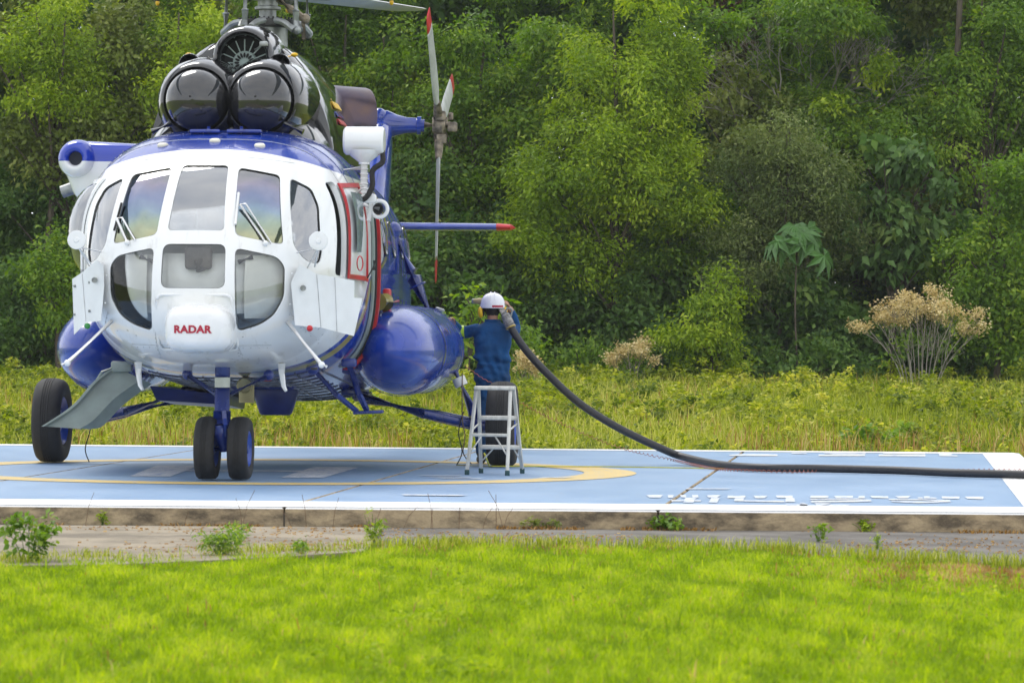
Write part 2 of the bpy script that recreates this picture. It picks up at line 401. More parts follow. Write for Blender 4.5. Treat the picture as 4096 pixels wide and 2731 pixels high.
def padpaint(name, col, col2, wear, under=None, rough=.42):
    m, N, L, b = nodes_of(name)
    tc = N.new('ShaderNodeTexCoord'); n1 = N.new('ShaderNodeTexNoise'); n1.inputs['Scale'].default_value = .7; n1.inputs['Detail'].default_value = 8; n1.inputs['Roughness'].default_value = .6
    mp = N.new('ShaderNodeMapping'); mp.inputs['Scale'].default_value = (2.2, .8, 1); L.new(tc.outputs['Object'], mp.inputs[0]); L.new(mp.outputs[0], n1.inputs[0])
    n2 = N.new('ShaderNodeTexNoise'); n2.inputs['Scale'].default_value = 9; n2.inputs['Detail'].default_value = 8; n2.inputs['Roughness'].default_value = .7; L.new(tc.outputs['Object'], n2.inputs[0])
    c = mixc(N, L, n1.outputs['Fac'], col, col2)
    rp = N.new('ShaderNodeValToRGB'); rp.color_ramp.elements[0].position = wear; rp.color_ramp.elements[1].position = wear + .06; L.new(n2.outputs['Fac'], rp.inputs[0])
    c = mixc(N, L, math_n(N, L, 'MULTIPLY', rp.outputs[0], .8), c, under or (.30, .33, .36))
    L.new(c, b.inputs['Base Color'])
    mr = N.new('ShaderNodeMapRange'); mr.inputs['To Min'].default_value = rough - .1; mr.inputs['To Max'].default_value = rough + .12; L.new(n1.outputs['Fac'], mr.inputs[0]); L.new(mr.outputs[0], b.inputs['Roughness'])
    n4 = N.new('ShaderNodeTexNoise'); n4.inputs['Scale'].default_value = 45; L.new(tc.outputs['Object'], n4.inputs[0])
    bp = N.new('ShaderNodeBump'); bp.inputs['Strength'].default_value = .25; bp.inputs['Distance'].default_value = .006; L.new(n4.outputs['Fac'], bp.inputs['Height']); L.new(bp.outputs[0], b.inputs['Normal'])
    return m
padblue = padpaint('blue_pad_paint', (.13, .25, .44), (.30, .41, .56), .585)
padwhite = padpaint('white_pad_paint', (.74, .74, .74), (.80, .80, .79), .66, (.45, .45, .45), .5)
padyellow = padpaint('yellow_pad_paint', (.60, .42, .11), (.66, .50, .21), .56, (.25, .36, .55), .5)
padworn = padpaint('worn_white_lettering', (.54, .58, .63), (.68, .70, .72), .52, (.2, .3, .5), .5)
YN = lambda x: 28.21 - .0378 * x
YF = lambda x: 43.75 - .078 * x
def cross(x0, k, near=True):       # line X = x0 + k (Y-28.6) with the near or far edge
    x = x0
    for _ in range(12):
        y = YN(x) if near else YF(x); x = x0 + k * (y - 28.6)
    return x, y
JL = [(-10.4, .098), (-8.1, .098), (-4.94, .0975), (-1.68, .092), (1.15, .1045), (4.37, .102)]
pb_ = MB()
c = [cross(*JL[0]), cross(*JL[-1]), cross(*JL[-1], False), cross(*JL[0], False)]
cc = Vector((sum(p[0] for p in c)/4, sum(p[1] for p in c)/4))
ins = [tuple(Vector(p) + (cc - Vector(p)).normalized() * .015) for p in c]
pb_.prism([(p[0], p[1], -.30) for p in ins], (0, 0, .262))
pad = pb_.build('helipad', pm('dirty_joint_filler', (.10, .085, .07), .95)); tag(pad, kind='structure')
for i in range(5):
    gl, gr_ = (0 if i == 0 else .007), (0 if i == 4 else .007)
    a0, a1 = cross(JL[i][0]+gl, JL[i][1]), cross(JL[i][0]+gl, JL[i][1], False)
    b0, b1 = cross(JL[i+1][0]-gr_, JL[i+1][1]), cross(JL[i+1][0]-gr_, JL[i+1][1], False)
    m = MB(); R4 = [a0, b0, b1, a1]; e = .012
    cen = Vector((sum(p[0] for p in R4)/4, sum(p[1] for p in R4)/4))
    inn = [(p[0] + (e if p[0] < cen.x else -e), p[1] + (e if p[1] < cen.y else -e)) for p in R4]
    lo = [(x, y, -.30) for x, y in R4]; hi = [(x, y, -.012) for x, y in R4]; tp = [(x, y, 0) for x, y in inn]
    m.mat(1).loft([lo, hi], cap=False); [m.mat(2 if k == 0 else 1).add([hi[k], hi[(k+1) % 4], tp[(k+1) % 4], tp[k]], [(0, 1, 2, 3)]) for k in range(4)]; m.mat(0).add(tp, [(0, 1, 2, 3)])
    m.build('concrete_slab', [padblue, kerb_m, padwhite], pad, smooth=0)
def sheet(name, polys, mat, z=.004, parent=None):
    m = MB()
    for P in polys: m.add([(x, y, z) for x, y in P], [tuple(range(len(P)))])
    o = m.build(name, mat, parent or pad, smooth=0, fixn=False)
    if o.data.polygons and o.data.polygons[0].normal.z < 0:
        o.data.flip_normals()
    return o
def strip_between(f0, f1, xs_): return [[(xs_[i], f0(xs_[i])), (xs_[i+1], f0(xs_[i+1])), (xs_[i+1], f1(xs_[i+1])), (xs_[i], f1(xs_[i]))] for i in range(len(xs_)-1)]
sheet('border_stripe', strip_between(lambda x: YN(x)+.012, lambda x: YN(x)+1.0, [-10.35, -3, 1, 4.36]), padwhite)
sheet('border_stripe', strip_between(lambda x: YF(x)-.5, lambda x: YF(x)-.012, [-8.8, -3, 1, 5.80]), padwhite)
RX = lambda y: 4.37 + .102 * (y - 28.6)
sheet('border_stripe', [[(RX(y0)-.44, y0), (RX(y0)-.014, y0), (RX(y1)-.014, y1), (RX(y1)-.44, y1)] for y0, y1 in ((28.9, 36), (36, 42.75))], padwhite)
ring = []
for i in range(96):
    a, b = 2*PI*i/96, 2*PI*(i+1)/96
    ring.append([(-2.28+3.48*math.cos(a), 35.98+3.48*math.sin(a)), (-2.28+3.48*math.cos(b), 35.98+3.48*math.sin(b)), (-2.28+2.98*math.cos(b), 35.98+2.98*math.sin(b)), (-2.28+2.98*math.cos(a), 35.98+2.98*math.sin(a))])
sheet('circle_marking', ring, padyellow)
sheet('letter_marking', [[(-3.49, 34.3), (-3.12, 34.3), (-3.1, 37.25), (-3.52, 37.25)], [(-2.1, 34.2), (-1.72, 34.2), (-1.5, 37.1), (-1.96, 37.1)],
                         [(-3.11, 35.75), (-2.03, 35.75), (-2.01, 36.05), (-3.108, 36.05)]], padworn)
TXT = [[(1.11,30.86),(1.25,30.88),(1.21,30.34),(1.12,30.33)],[(1.29,30.85),(1.34,30.86),(1.31,30.33),(1.27,30.32)],[(1.39,30.87),(1.44,30.87),(1.42,30.38),(1.38,30.37)],[(1.49,30.88),(1.54,30.89),(1.52,30.39),(1.47,30.38)],[(1.41,30.34),(1.5,30.35),(1.43,29.43),(1.35,29.42)],[(1.28,29.91),(1.38,29.92),(1.36,29.64),(1.27,29.66)],[(1.47,29.93),(1.52,29.94),(1.5,29.66),(1.45,29.68)],[(1.61,30.9),(1.73,30.92),(1.67,30.38),(1.6,30.37)],[(1.62,30.34),(1.69,30.35),(1.62,29.46),(1.55,29.45)],[(1.78,30.82),(1.93,30.85),(1.9,30.41),(1.75,30.33)],[(1.81,30.34),(1.89,30.38),(1.84,29.74),(1.77,29.76)],[(1.86,29.96),(2.18,29.91),(2.16,29.6),(1.84,29.71)],[(1.99,30.82),(2.11,30.84),(2.05,30.34),(1.98,30.33)],[(2.18,30.88),(2.32,30.91),(2.29,30.47),(2.16,30.45)],[(2.23,30.43),(2.3,30.44),(2.25,29.7),(2.17,29.69)],[(2.14,29.26),(2.31,29.23),(2.3,29.02),(2.13,29.02)],[(2.28,29.55),(2.32,29.56),(2.3,29.32),(2.26,29.31)],[(2.47,30.92),(2.62,30.94),(2.58,30.49),(2.43,30.47)],[(2.66,30.91),(2.82,30.93),(2.78,30.48),(2.64,30.46)],[(2.87,30.94),(2.92,30.95),(2.88,30.5),(2.82,30.49)],[(2.42,30.32),(2.81,30.42),(2.9,30.3),(2.79,30.23),(2.4,30.1)],[(2.39,29.93),(2.78,30.12),(2.9,30.21),(2.87,29.86),(2.71,29.73),(2.37,29.61)],[(2.96,30.92),(3.11,30.94),(3.07,30.49),(2.94,30.54)],[(3.17,30.95),(3.3,30.97),(3.23,30.51),(3.15,30.5)],[(3.33,30.71),(3.37,30.72),(3.35,30.49),(3.31,30.49)],[(3.44,30.73),(3.48,30.7),(3.46,30.47),(3.41,30.5)],[(3.41,30.98),(3.46,30.99),(3.41,30.5),(3.36,30.5)],[(3.06,30.38),(3.34,30.35),(3.54,30.24),(3.5,29.84),(3.22,29.6),(3.02,29.81),(3.05,30.02),(3.25,29.91),(3.44,30.01),(3.32,30.17),(3.04,30.16)],[(3.55,30.93),(3.7,30.91),(3.64,30.47),(3.51,30.52)],[(3.74,30.92),(3.9,30.94),(3.83,30.42),(3.71,30.51)],[(2.39,29.51),(2.52,29.53),(2.48,29.32),(2.36,28.94)],[(2.48,29.25),(2.65,29.31),(2.61,29.04),(2.46,28.98)],[(2.27,29.39),(2.32,29.33),(2.29,28.99),(2.23,28.98)],[(2.43,41.81),(2.62,42.15),(2.99,42.12),(2.94,41.42),(2.41,41.41)],[(3.19,42.73),(3.36,42.66),(3.33,42.3),(3.17,42.36)],[(3.45,42.12),(3.98,42.23),(3.93,41.62),(3.4,41.52)],[(3.56,42.65),(4.04,42.75),(4.0,42.33),(3.63,42.26),(3.54,42.44)],[(4.14,42.26),(4.68,42.37),(4.6,41.66),(4.08,41.65)],[(4.24,42.79),(4.73,42.89),(4.69,42.52),(4.21,42.48)],[(4.88,42.82),(5.02,42.74),(4.96,42.22),(5.01,42.14),(4.97,41.73),(4.77,41.79)]]
for P in TXT:
    sheet('lettering_stroke', [P], padworn, z=.0055)
sheet('paint_scuff', [[(-.8+.1*i, 34.9-.35*i), (-.45+.1*i, 34.92-.35*i), (-.5+.1*i, 34.78-.35*i), (-.9+.1*i, 34.8-.35*i)] for i in range(3)] + [[(-.9, 30.6), (-.35, 30.6), (-.4, 30.4), (-.86, 30.42)], [(1.5, 32.2), (1.9, 32.25), (1.85, 32.1), (1.5, 32.05)], [(.3,34.6),(.6,34.65),(.5,34.45),(.25,34.5)]], padworn, z=.008)

GB = [(-14, 22.7), (-6, 22.8), (-3.4, 23.1), (-2.3, 23.5), (-1.5, 24.3), (-.9, 25.1), (0, 25.6), (.9, 25.6), (1.6, 25.3), (2.2, 24.6), (2.8, 24.0), (3.6, 23.5), (5, 23.3), (14, 23.2)]
def gbound(x): return np.interp(x, [p[0] for p in GB], [p[1] for p in GB])
m = MB(); X = list(np.linspace(-14, 14, 57))
m.add([(x, gbound(x) - .9, -.146) for x in X] + [(x, 29.0, -.146) for x in X], [(i, i+1, 57+i+1, 57+i) for i in range(56)])
tag(m.build('asphalt_path', asphalt_m, smooth=0), kind='structure')
m = MB(); X = list(np.linspace(-12, -.95, 24)); rr = random.Random(5)
far = [(x, 27.75 - .03*(x+12)*.1 + rr.uniform(-.02, .02)) for x in X]; near = [(x, min(gbound(x) - .4, 25.9)) for x in X]
m.loft([[(x, y, -.15) for x, y in near], [(x, y, -.118) for x, y in near], [(x, y, -.118) for x, y in far], [(x, y, -.15) for x, y in far]], cap=False, closed=False)
tag(m.build('concrete_path', slabc_m, smooth=20), kind='structure')

# ------------------------------------------------------------------ vegetation generators
def unit(v): return v / np.maximum(np.linalg.norm(v, axis=1, keepdims=True), 1e-9)
def leafcloud(blobs, n, L, W, rng, up=.5, droop=.35, clump=10, sig=.26, shell=.22, fold=.25):
    """n leaves gathered in twig clumps over the given ellipsoids -> V, F, hue"""
    B = np.asarray(blobs, float)
    area = (B[:, 3]*B[:, 4] + B[:, 3]*B[:, 5] + B[:, 4]*B[:, 5]); pr = area/area.sum()
    nc = max(8, n // max(3, clump*4))
    bi = rng.choice(len(B), nc, p=pr)
    d = unit(rng.normal(size=(nc, 3)) + np.array([0, -.25, .45]))
    rad = 1 - np.abs(rng.normal(size=nc)) * shell
    cpos = B[bi, :3] + d * rad[:, None] * B[bi, 3:6]; chue = rng.normal(size=nc) * .16
    ci = rng.integers(0, nc, n); dd = d[ci]
    off = rng.normal(size=(n, 3)) * sig * np.array([1, 1, .75])
    p = cpos[ci] + off
    nor = unit(dd * .5 + np.array([0, 0, up]) + rng.normal(size=(n, 3)) * .55)
    ax = dd + rng.normal(size=(n, 3)) * .7 + np.array([0, 0, -droop])
    ax = unit(ax - nor * np.sum(ax*nor, axis=1, keepdims=True))
    sd = np.cross(nor, ax); s = rng.uniform(.6, 1.25, n)[:, None]
    V = np.empty((n, 4, 3)); V[:, 0] = p; V[:, 1] = p + ax*L*s*.45 + sd*W*s*.5 + nor*fold*W*s*.5
    V[:, 3] = p + ax*L*s*.45 - sd*W*s*.5 + nor*fold*W*s*.5; V[:, 2] = p + ax*L*s + np.array([0, 0, -droop*.3])*L
    b = np.arange(n)[:, None]*4
    F = np.concatenate([b + [0, 1, 2], b + [0, 2, 3]], axis=0)
    hue = np.clip(.42 + chue[ci] + rng.normal(size=n)*.15, 0, 1)
    return V.reshape(-1, 3), F, np.repeat(hue, 4)
def blades(P, h, w, rng, lean=.5):
    n = len(P); a = rng.uniform(0, 2*PI, n); d = np.stack([np.cos(a), np.sin(a), np.zeros(n)], 1)
    s = np.stack([-np.sin(a), np.cos(a), np.zeros(n)], 1); le = (rng.uniform(.1, 1, n)*lean)[:, None]*h[:, None]
    s2 = unit(s + rng.normal(size=(n, 3))*.3*np.array([1, 1, 0])); W = w[:, None]
    up = np.array([0, 0, 1.])
    V = np.empty((n, 5, 3)); V[:, 0] = P - s2*W*.5; V[:, 1] = P + s2*W*.5
    mid = P + up*h[:, None]*.58 + d*le*.35
    V[:, 2] = mid - s2*W*.4; V[:, 3] = mid + s2*W*.4; V[:, 4] = P + up*(h[:, None]*(1 - .25*lean)) + d*le
    b = np.arange(n)[:, None]*5
    return V.reshape(-1, 3), np.concatenate([b + [0, 1, 3], b + [0, 3, 2], b + [2, 3, 4]], axis=0)
def merge(parts):
    V, F, H, o = [], [], [], 0
    for v, f, h in parts: V.append(v); F.append(f + o); H.append(h); o += len(v)
    return np.concatenate(V), np.concatenate(F), np.concatenate(H)
def crownblobs(c, r, n, rng, f=(.3, .5)):
    out = []
    for _ in range(n):
        d = rng.normal(size=3); d /= np.linalg.norm(d); q = rng.uniform(*f)*rng.choice([.65, 1, 1.15]); k = rng.uniform(.35, 1.0)*(1.12-q*.5)
        out.append((c[0]+d[0]*r[0]*k, c[1]+d[1]*r[1]*k, c[2]+d[2]*r[2]*k, r[0]*q, r[1]*q, r[2]*q*.85))
    return out
def to_world(px, py, Y):           # design aid: pixel of the 2352-px view -> point at depth Y
    return ((px*1.7415-2048)*Y/15000, 1.28-(py*1.7415-1355)*Y/15000)

# ------------------------------------------------------------------ trees of the forest edge
BL = {'bright': (.095, .042), 'mid': (.10, .052), 'dark': (.115, .058), 'olive': (.115, .07), 'grey': (.085, .03), 'big': (.19, .12), 'rust': (.15, .07)}
def tree(name, lobes, Y, sp, label, cat='tree', seed=0, dens=1.0, droop=.35, up=.5, group=None, trunk=True, scale=1.0, limbs_m=None, sig=.155):
    rng = np.random.default_rng(seed + 11)
    L, W = BL[sp][0]*scale, BL[sp][1]*scale; parts = []; blobs = []
    x0 = sum(l[0] for l in lobes)/len(lobes); bx = (x0*1.7415-2048)*Y/15000
    zg = float(gz(Y)) - .05
    for (px, py, rx, ry) in lobes:
        X, Z = to_world(px, py, Y); k = 1.7415*Y/15000; R = (rx*k*1.15, min(rx, ry)*k*1.0, ry*k*1.15)
        bs = crownblobs((X-bx, rng.uniform(-.25, .25), Z-zg), R, 26, rng, (.18, .40))
        A = 4*PI*(R[0]*R[2]); n = int(A*dens*1.75/(L*W*.55)/1.6)
        v_, f_, h_ = leafcloud(bs, n, L, W, rng, up=up, droop=droop, sig=sig, clump=22); parts.append((v_, f_, np.clip(h_ + rng.uniform(-.14, .14), 0, 1))); blobs += bs
    V, F, H = merge(parts)
    t = empty(name, (bx, Y, zg), 0, label, cat, group)
    cr = link('crown', fastmesh('crown', V, F, H), LM[sp], t); cr['kind'] = 'stuff'
    m = MB(); top = max(b[2] for b in blobs); zl = min(b[2] for b in blobs)
    rb = .03 + .010*top
    tp = smoothpts([(0, 0, -.1), (rng.uniform(-.1, .1), .05, top*.35), (rng.uniform(-.2, .2), .05, top*.7), (rng.uniform(-.2, .2), 0, top)], 4)
    m.tube(tp, [rb*(1-.85*i/(len(tp)-1)) for i in range(len(tp))], 8)
    for b in blobs[::5]:
        z0 = max(.25, b[2]*.62); q = tp[min(len(tp)-1, int(len(tp)*z0/max(top, .1)))]
        mid = ((q[0]+b[0])/2, (q[1]+b[1])/2, (z0+b[2])/2+.1)
        m.tube(smoothpts([(q[0], q[1], z0), mid, b[:3]], 3), [rb*.42*(1-.12*i) for i in range(7)], 5)
    m.build('trunk', limbs_m or bark, t)
    return t
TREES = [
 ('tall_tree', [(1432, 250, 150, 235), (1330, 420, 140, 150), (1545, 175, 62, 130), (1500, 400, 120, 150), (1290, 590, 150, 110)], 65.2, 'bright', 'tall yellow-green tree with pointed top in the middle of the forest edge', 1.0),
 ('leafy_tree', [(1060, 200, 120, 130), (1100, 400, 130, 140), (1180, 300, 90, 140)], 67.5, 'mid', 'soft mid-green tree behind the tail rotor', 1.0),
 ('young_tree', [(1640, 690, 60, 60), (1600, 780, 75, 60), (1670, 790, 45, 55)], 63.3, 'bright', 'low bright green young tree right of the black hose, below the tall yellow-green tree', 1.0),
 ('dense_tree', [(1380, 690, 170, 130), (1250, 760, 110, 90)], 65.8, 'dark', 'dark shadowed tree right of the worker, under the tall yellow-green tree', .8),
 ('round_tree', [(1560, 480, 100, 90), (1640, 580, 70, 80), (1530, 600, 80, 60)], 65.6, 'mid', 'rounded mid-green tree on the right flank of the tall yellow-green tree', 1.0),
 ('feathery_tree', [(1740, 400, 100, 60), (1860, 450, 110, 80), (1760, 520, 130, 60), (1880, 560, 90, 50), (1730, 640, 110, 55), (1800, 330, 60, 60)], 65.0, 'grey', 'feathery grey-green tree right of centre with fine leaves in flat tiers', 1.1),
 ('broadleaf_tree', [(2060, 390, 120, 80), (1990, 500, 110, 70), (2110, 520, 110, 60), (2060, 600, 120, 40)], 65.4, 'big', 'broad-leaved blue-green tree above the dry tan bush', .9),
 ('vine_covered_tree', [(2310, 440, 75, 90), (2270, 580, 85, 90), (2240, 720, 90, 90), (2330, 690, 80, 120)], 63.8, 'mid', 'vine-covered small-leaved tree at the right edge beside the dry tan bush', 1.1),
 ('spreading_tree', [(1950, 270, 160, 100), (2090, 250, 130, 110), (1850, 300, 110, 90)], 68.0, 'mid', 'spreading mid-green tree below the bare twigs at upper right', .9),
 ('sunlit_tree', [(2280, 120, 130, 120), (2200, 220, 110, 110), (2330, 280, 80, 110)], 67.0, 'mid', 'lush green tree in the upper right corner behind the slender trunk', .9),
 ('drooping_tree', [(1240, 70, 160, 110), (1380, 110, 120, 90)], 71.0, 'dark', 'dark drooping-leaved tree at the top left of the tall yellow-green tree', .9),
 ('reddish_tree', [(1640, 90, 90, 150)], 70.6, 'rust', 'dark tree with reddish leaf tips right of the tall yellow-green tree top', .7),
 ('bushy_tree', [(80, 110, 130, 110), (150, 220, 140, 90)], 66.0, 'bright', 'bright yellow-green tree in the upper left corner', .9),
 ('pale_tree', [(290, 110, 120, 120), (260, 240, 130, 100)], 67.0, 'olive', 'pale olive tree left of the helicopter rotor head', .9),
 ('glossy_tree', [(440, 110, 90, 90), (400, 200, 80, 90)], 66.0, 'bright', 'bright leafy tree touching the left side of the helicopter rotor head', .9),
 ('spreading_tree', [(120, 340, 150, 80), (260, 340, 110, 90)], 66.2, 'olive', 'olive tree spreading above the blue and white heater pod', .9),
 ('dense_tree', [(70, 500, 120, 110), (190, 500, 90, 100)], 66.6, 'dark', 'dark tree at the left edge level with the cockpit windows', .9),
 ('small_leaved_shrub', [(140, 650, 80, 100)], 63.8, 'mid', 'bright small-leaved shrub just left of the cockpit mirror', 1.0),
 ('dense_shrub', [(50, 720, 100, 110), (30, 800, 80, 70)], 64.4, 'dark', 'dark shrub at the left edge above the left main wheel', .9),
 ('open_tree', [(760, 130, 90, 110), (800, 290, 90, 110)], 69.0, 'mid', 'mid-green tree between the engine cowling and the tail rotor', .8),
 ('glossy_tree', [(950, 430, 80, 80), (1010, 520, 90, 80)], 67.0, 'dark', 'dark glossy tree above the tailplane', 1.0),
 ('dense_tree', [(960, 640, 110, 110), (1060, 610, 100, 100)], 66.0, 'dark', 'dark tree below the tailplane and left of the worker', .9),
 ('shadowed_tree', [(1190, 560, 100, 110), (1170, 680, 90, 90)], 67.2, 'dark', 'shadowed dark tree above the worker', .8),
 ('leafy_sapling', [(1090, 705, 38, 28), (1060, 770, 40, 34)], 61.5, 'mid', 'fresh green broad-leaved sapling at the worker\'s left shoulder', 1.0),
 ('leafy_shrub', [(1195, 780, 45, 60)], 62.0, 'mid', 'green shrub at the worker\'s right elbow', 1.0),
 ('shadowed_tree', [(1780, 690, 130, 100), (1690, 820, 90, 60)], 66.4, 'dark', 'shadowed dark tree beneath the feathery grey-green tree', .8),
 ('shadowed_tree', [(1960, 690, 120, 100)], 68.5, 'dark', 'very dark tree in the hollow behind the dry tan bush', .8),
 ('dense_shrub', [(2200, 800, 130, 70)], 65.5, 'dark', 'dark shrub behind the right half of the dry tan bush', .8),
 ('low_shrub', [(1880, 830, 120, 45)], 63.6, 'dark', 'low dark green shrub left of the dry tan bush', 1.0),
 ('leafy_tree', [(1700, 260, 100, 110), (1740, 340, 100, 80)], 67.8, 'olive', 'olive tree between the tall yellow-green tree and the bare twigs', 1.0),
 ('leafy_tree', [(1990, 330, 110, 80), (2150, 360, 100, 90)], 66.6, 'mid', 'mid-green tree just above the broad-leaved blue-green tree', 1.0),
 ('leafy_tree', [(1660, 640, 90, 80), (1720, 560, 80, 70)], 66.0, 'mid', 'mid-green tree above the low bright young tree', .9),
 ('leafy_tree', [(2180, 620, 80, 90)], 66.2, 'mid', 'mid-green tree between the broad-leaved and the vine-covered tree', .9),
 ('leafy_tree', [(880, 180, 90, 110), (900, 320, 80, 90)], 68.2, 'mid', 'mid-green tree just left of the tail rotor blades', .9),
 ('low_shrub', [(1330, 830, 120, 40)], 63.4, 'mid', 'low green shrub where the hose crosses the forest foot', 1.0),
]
for i, (nm, lobes, Y, sp, lab, de) in enumerate(TREES):
    tree(nm, lobes, Y, sp, lab, 'shrub' if 'shrub' in nm or 'sapling' in nm else 'tree', seed=i*7, dens=de*1.15,
         droop=.7 if nm in ('drooping_tree', 'broadleaf_tree') else .35, scale=1.5 if 'sapling' in nm else 1.0)
# undergrowth that closes the forest foot
rng = np.random.default_rng(31); parts = []
for i in range(96):
    X, Y = -18 + 36*(i % 48)/47 + rng.uniform(-.3, .3), (rng.uniform(66.8, 69.5) if i < 48 else rng.uniform(64.6, 65.6)); top = rng.uniform(2.6, 4.8) if i < 48 else rng.uniform(.9, 2.3); bs = []
    for z in np.arange(.5, top, .8): bs += crownblobs((X, Y, z), (.75, .5, .6), 5, rng, (.3, .55))
    parts.append(leafcloud(bs, 3000, .15, .08, rng, sig=.14))
V, F, H = merge(parts)
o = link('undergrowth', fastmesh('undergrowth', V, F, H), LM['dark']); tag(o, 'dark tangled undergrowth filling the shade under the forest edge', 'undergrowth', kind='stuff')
# overlapping canopy between the single trees: three kinds of foliage, each one mass
for sp, sd, lab in (('mid', 51, 'mid-green canopy foliage closing the gaps between the forest trees'), ('olive', 52, 'olive canopy foliage scattered between the forest trees'), ('bright', 53, 'small yellow-green sprays of foliage dotted over the forest wall')):
    rng = np.random.default_rng(sd); parts = []; cnt = {'mid': 125, 'olive': 66, 'bright': 44}[sp]
    for i in range(cnt):
        X, Y, Z = rng.uniform(-17, 17), rng.uniform(66.6, 70.4), rng.uniform(1.0, 9.2) if sp != 'bright' else rng.uniform(2.2, 8.6)
        R = rng.uniform(.55, 1.15) * (.6 if sp == 'bright' else 1); bs = crownblobs((X, Y, Z), (R, R*.7, R*.8), 9, rng, (.25, .5))
        parts.append(leafcloud(bs, int(1750*R*R/.6), .11 if sp != 'olive' else .13, .055 if sp != 'olive' else .075, rng, sig=.13, clump=16, droop=rng.uniform(.2, .8)))
    V, F, H = merge(parts); o = link('canopy', fastmesh('canopy', V, F, H), LM[sp]); tag(o, lab, 'foliage', kind='stuff')
# the wood behind: one mass
rng = np.random.default_rng(3); parts = []
for i in range(92):
    X, Y = -22 + 44*(i % 23)/22 + rng.uniform(-.6, .6), 71.5 + 3.5*(i // 23) + rng.uniform(-1, 1)
    top = rng.uniform(8.6, 10.6) + 2.0*(i // 23)
    bs = []
    for z in np.arange(1.0, top, .9):
        bs += crownblobs((X, Y, z), (1.5, 1.2, 1.1), 5, rng, (.3, .5))
    parts.append(leafcloud(bs, 8000, .22, .13, rng, sig=.2))
V, F, H = merge(parts)
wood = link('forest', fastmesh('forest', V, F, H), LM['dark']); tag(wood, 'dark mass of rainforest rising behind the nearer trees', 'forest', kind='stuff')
def branchy(m, p, d, L, r, depth, rnd, spread=.55, n=3, tips=None, up=.15):
    q = p + d * L; mid = (p + q)/2 + Vector((rnd.uniform(-1, 1), rnd.uniform(-1, 1), rnd.uniform(-.5, .5)))*L*.08
    m.tube([p, mid, q], [r, r*.85, r*.7], 5 if r > .012 else 4, cap=False)
    if depth == 0:
        if tips is not None: tips.append(q)
        return
    for _ in range(n):
        e = (d + Vector((rnd.gauss(0, 1), rnd.gauss(0, 1), rnd.gauss(0, .7)))*spread + Vector((0, 0, up))).normalized()
        branchy(m, q if rnd.random() < .6 else p.lerp(q, .7), e, L*rnd.uniform(.6, .85), r*.62, depth-1, rnd, spread, n, tips, up)
# leafless tree top right
rnd = random.Random(8); X, Z = to_world(1850, 190, 67.9)
t = empty('bare_tree', (X, 67.9, .3), 0, 'leafless pale-twigged tree reaching up at the upper right', 'tree')
m = MB(); m.tube(smoothpts([(0, .5, -.2), (.1, .4, 2.2), (-.1, .2, 4.6)], 5), [.09]*6+[.08]*5, 8)
for k in range(7): branchy(m, Vector((-.1+(k-3)*.1, .0, 4.6+.1*(k % 3))), Vector(((k-3)*.42+rnd.uniform(-.2, .2), -.35, .75)).normalized(), .95, .026, 4, rnd, .5, 3)
m.build('trunk', palebark, t)
# slender trunk at right
X, _ = to_world(2192, 200, 66.9)
t = empty('slender_tree', (X, 66.9, .35), 0, 'tall slender grey trunk rising past the top edge at right', 'tree')
m = MB(); m.tube(smoothpts([(0, 0, -.2), (-.06, 0, 2.6), (-.02, 0, 5.0), (.06, 0, 7.2), (.05, 0, 10.5)], 6), [.085-.0018*i for i in range(25)], 10)
m.tube([(-.05, 0, 3.9), (.2, -.1, 4.2), (.5, -.1, 4.35)], [.03, .02, .012], 6); m.tube([(-.02, 0, 4.9), (-.3, -.1, 4.75), (-.6, -.1, 4.6)], [.03, .02, .01], 6)
m.build('trunk', bark, t)
rng = np.random.default_rng(77); bs = crownblobs((0, 0, 10.8), (1.8, 1.5, 1.3), 12, rng)
V, F, H = leafcloud(bs, 6000, .16, .08, rng); cr = link('crown', fastmesh('crown', V, F, H), LM['mid'], t); cr['kind'] = 'stuff'
# dry tan-flowered bushes
def drybush(px, py, Y, w, h, label, seed, nst):
    X, Z = to_world(px, py, Y); zg = float(gz(Y))-.03; rnd = random.Random(seed); rng = np.random.default_rng(seed)
    t = empty('dry_flowering_bush', (X, Y, zg), 0, label, 'bush'); m = MB(); tips = []
    for k in range(nst):
        a = (k/(nst-1)-.5)*2; p0 = Vector((a*.12*w, rnd.uniform(-.15, .15), -.05)); top = Vector((a*.46*w+rnd.uniform(-.06, .06), rnd.uniform(-.3, .3), h*(.84-.26*abs(a)**2)+rnd.uniform(-.1, .06)))
        mid = p0.lerp(top, .5) + Vector((-a*.06*w, 0, .05)); pts = smoothpts([p0, mid, top], 4); m.tube(pts, [.009-.0005*i for i in range(len(pts))], 5, cap=False)
        for j in range(4):
            q = pts[3+j] ; branchy(m, q, (top-q+Vector((rnd.gauss(0, .25), rnd.gauss(0, .25), .25))).normalized(), h*.16, .006, 1, rnd, .45, 3, tips)
        tips.append(top)
    m.build('stems', palebark, t)
    tips = [q for q in tips if q[2] > h*(.70-.2*min(1, abs(q[0])/(.5*w)))]; bs = [(q[0], q[1], q[2]+.03, .11*w/2, .11, .05) for q in tips]
    V, F, H = leafcloud(bs, int(2800*w+200), .045, .032, rng, up=.8, droop=0, sig=.06, clump=12); o = link('flower_heads', fastmesh('f', V, F, H), LM['dry'], t); o['kind'] = 'stuff'
    lv = [(rng.uniform(-.4, .4)*w, 0, h*rng.uniform(.15, .6), .12, .12, .12) for _ in range(12)]
    V, F, H = leafcloud(lv, 260, .08, .035, rng, sig=.12); o = link('leaves', fastmesh('l', V, F, H), LM['mid'], t); o['kind'] = 'stuff'
drybush(2115, 880, 61.5, 1.85, 1.95, 'large dry bush with tan flower heads standing in the meadow at right', 21, 15)
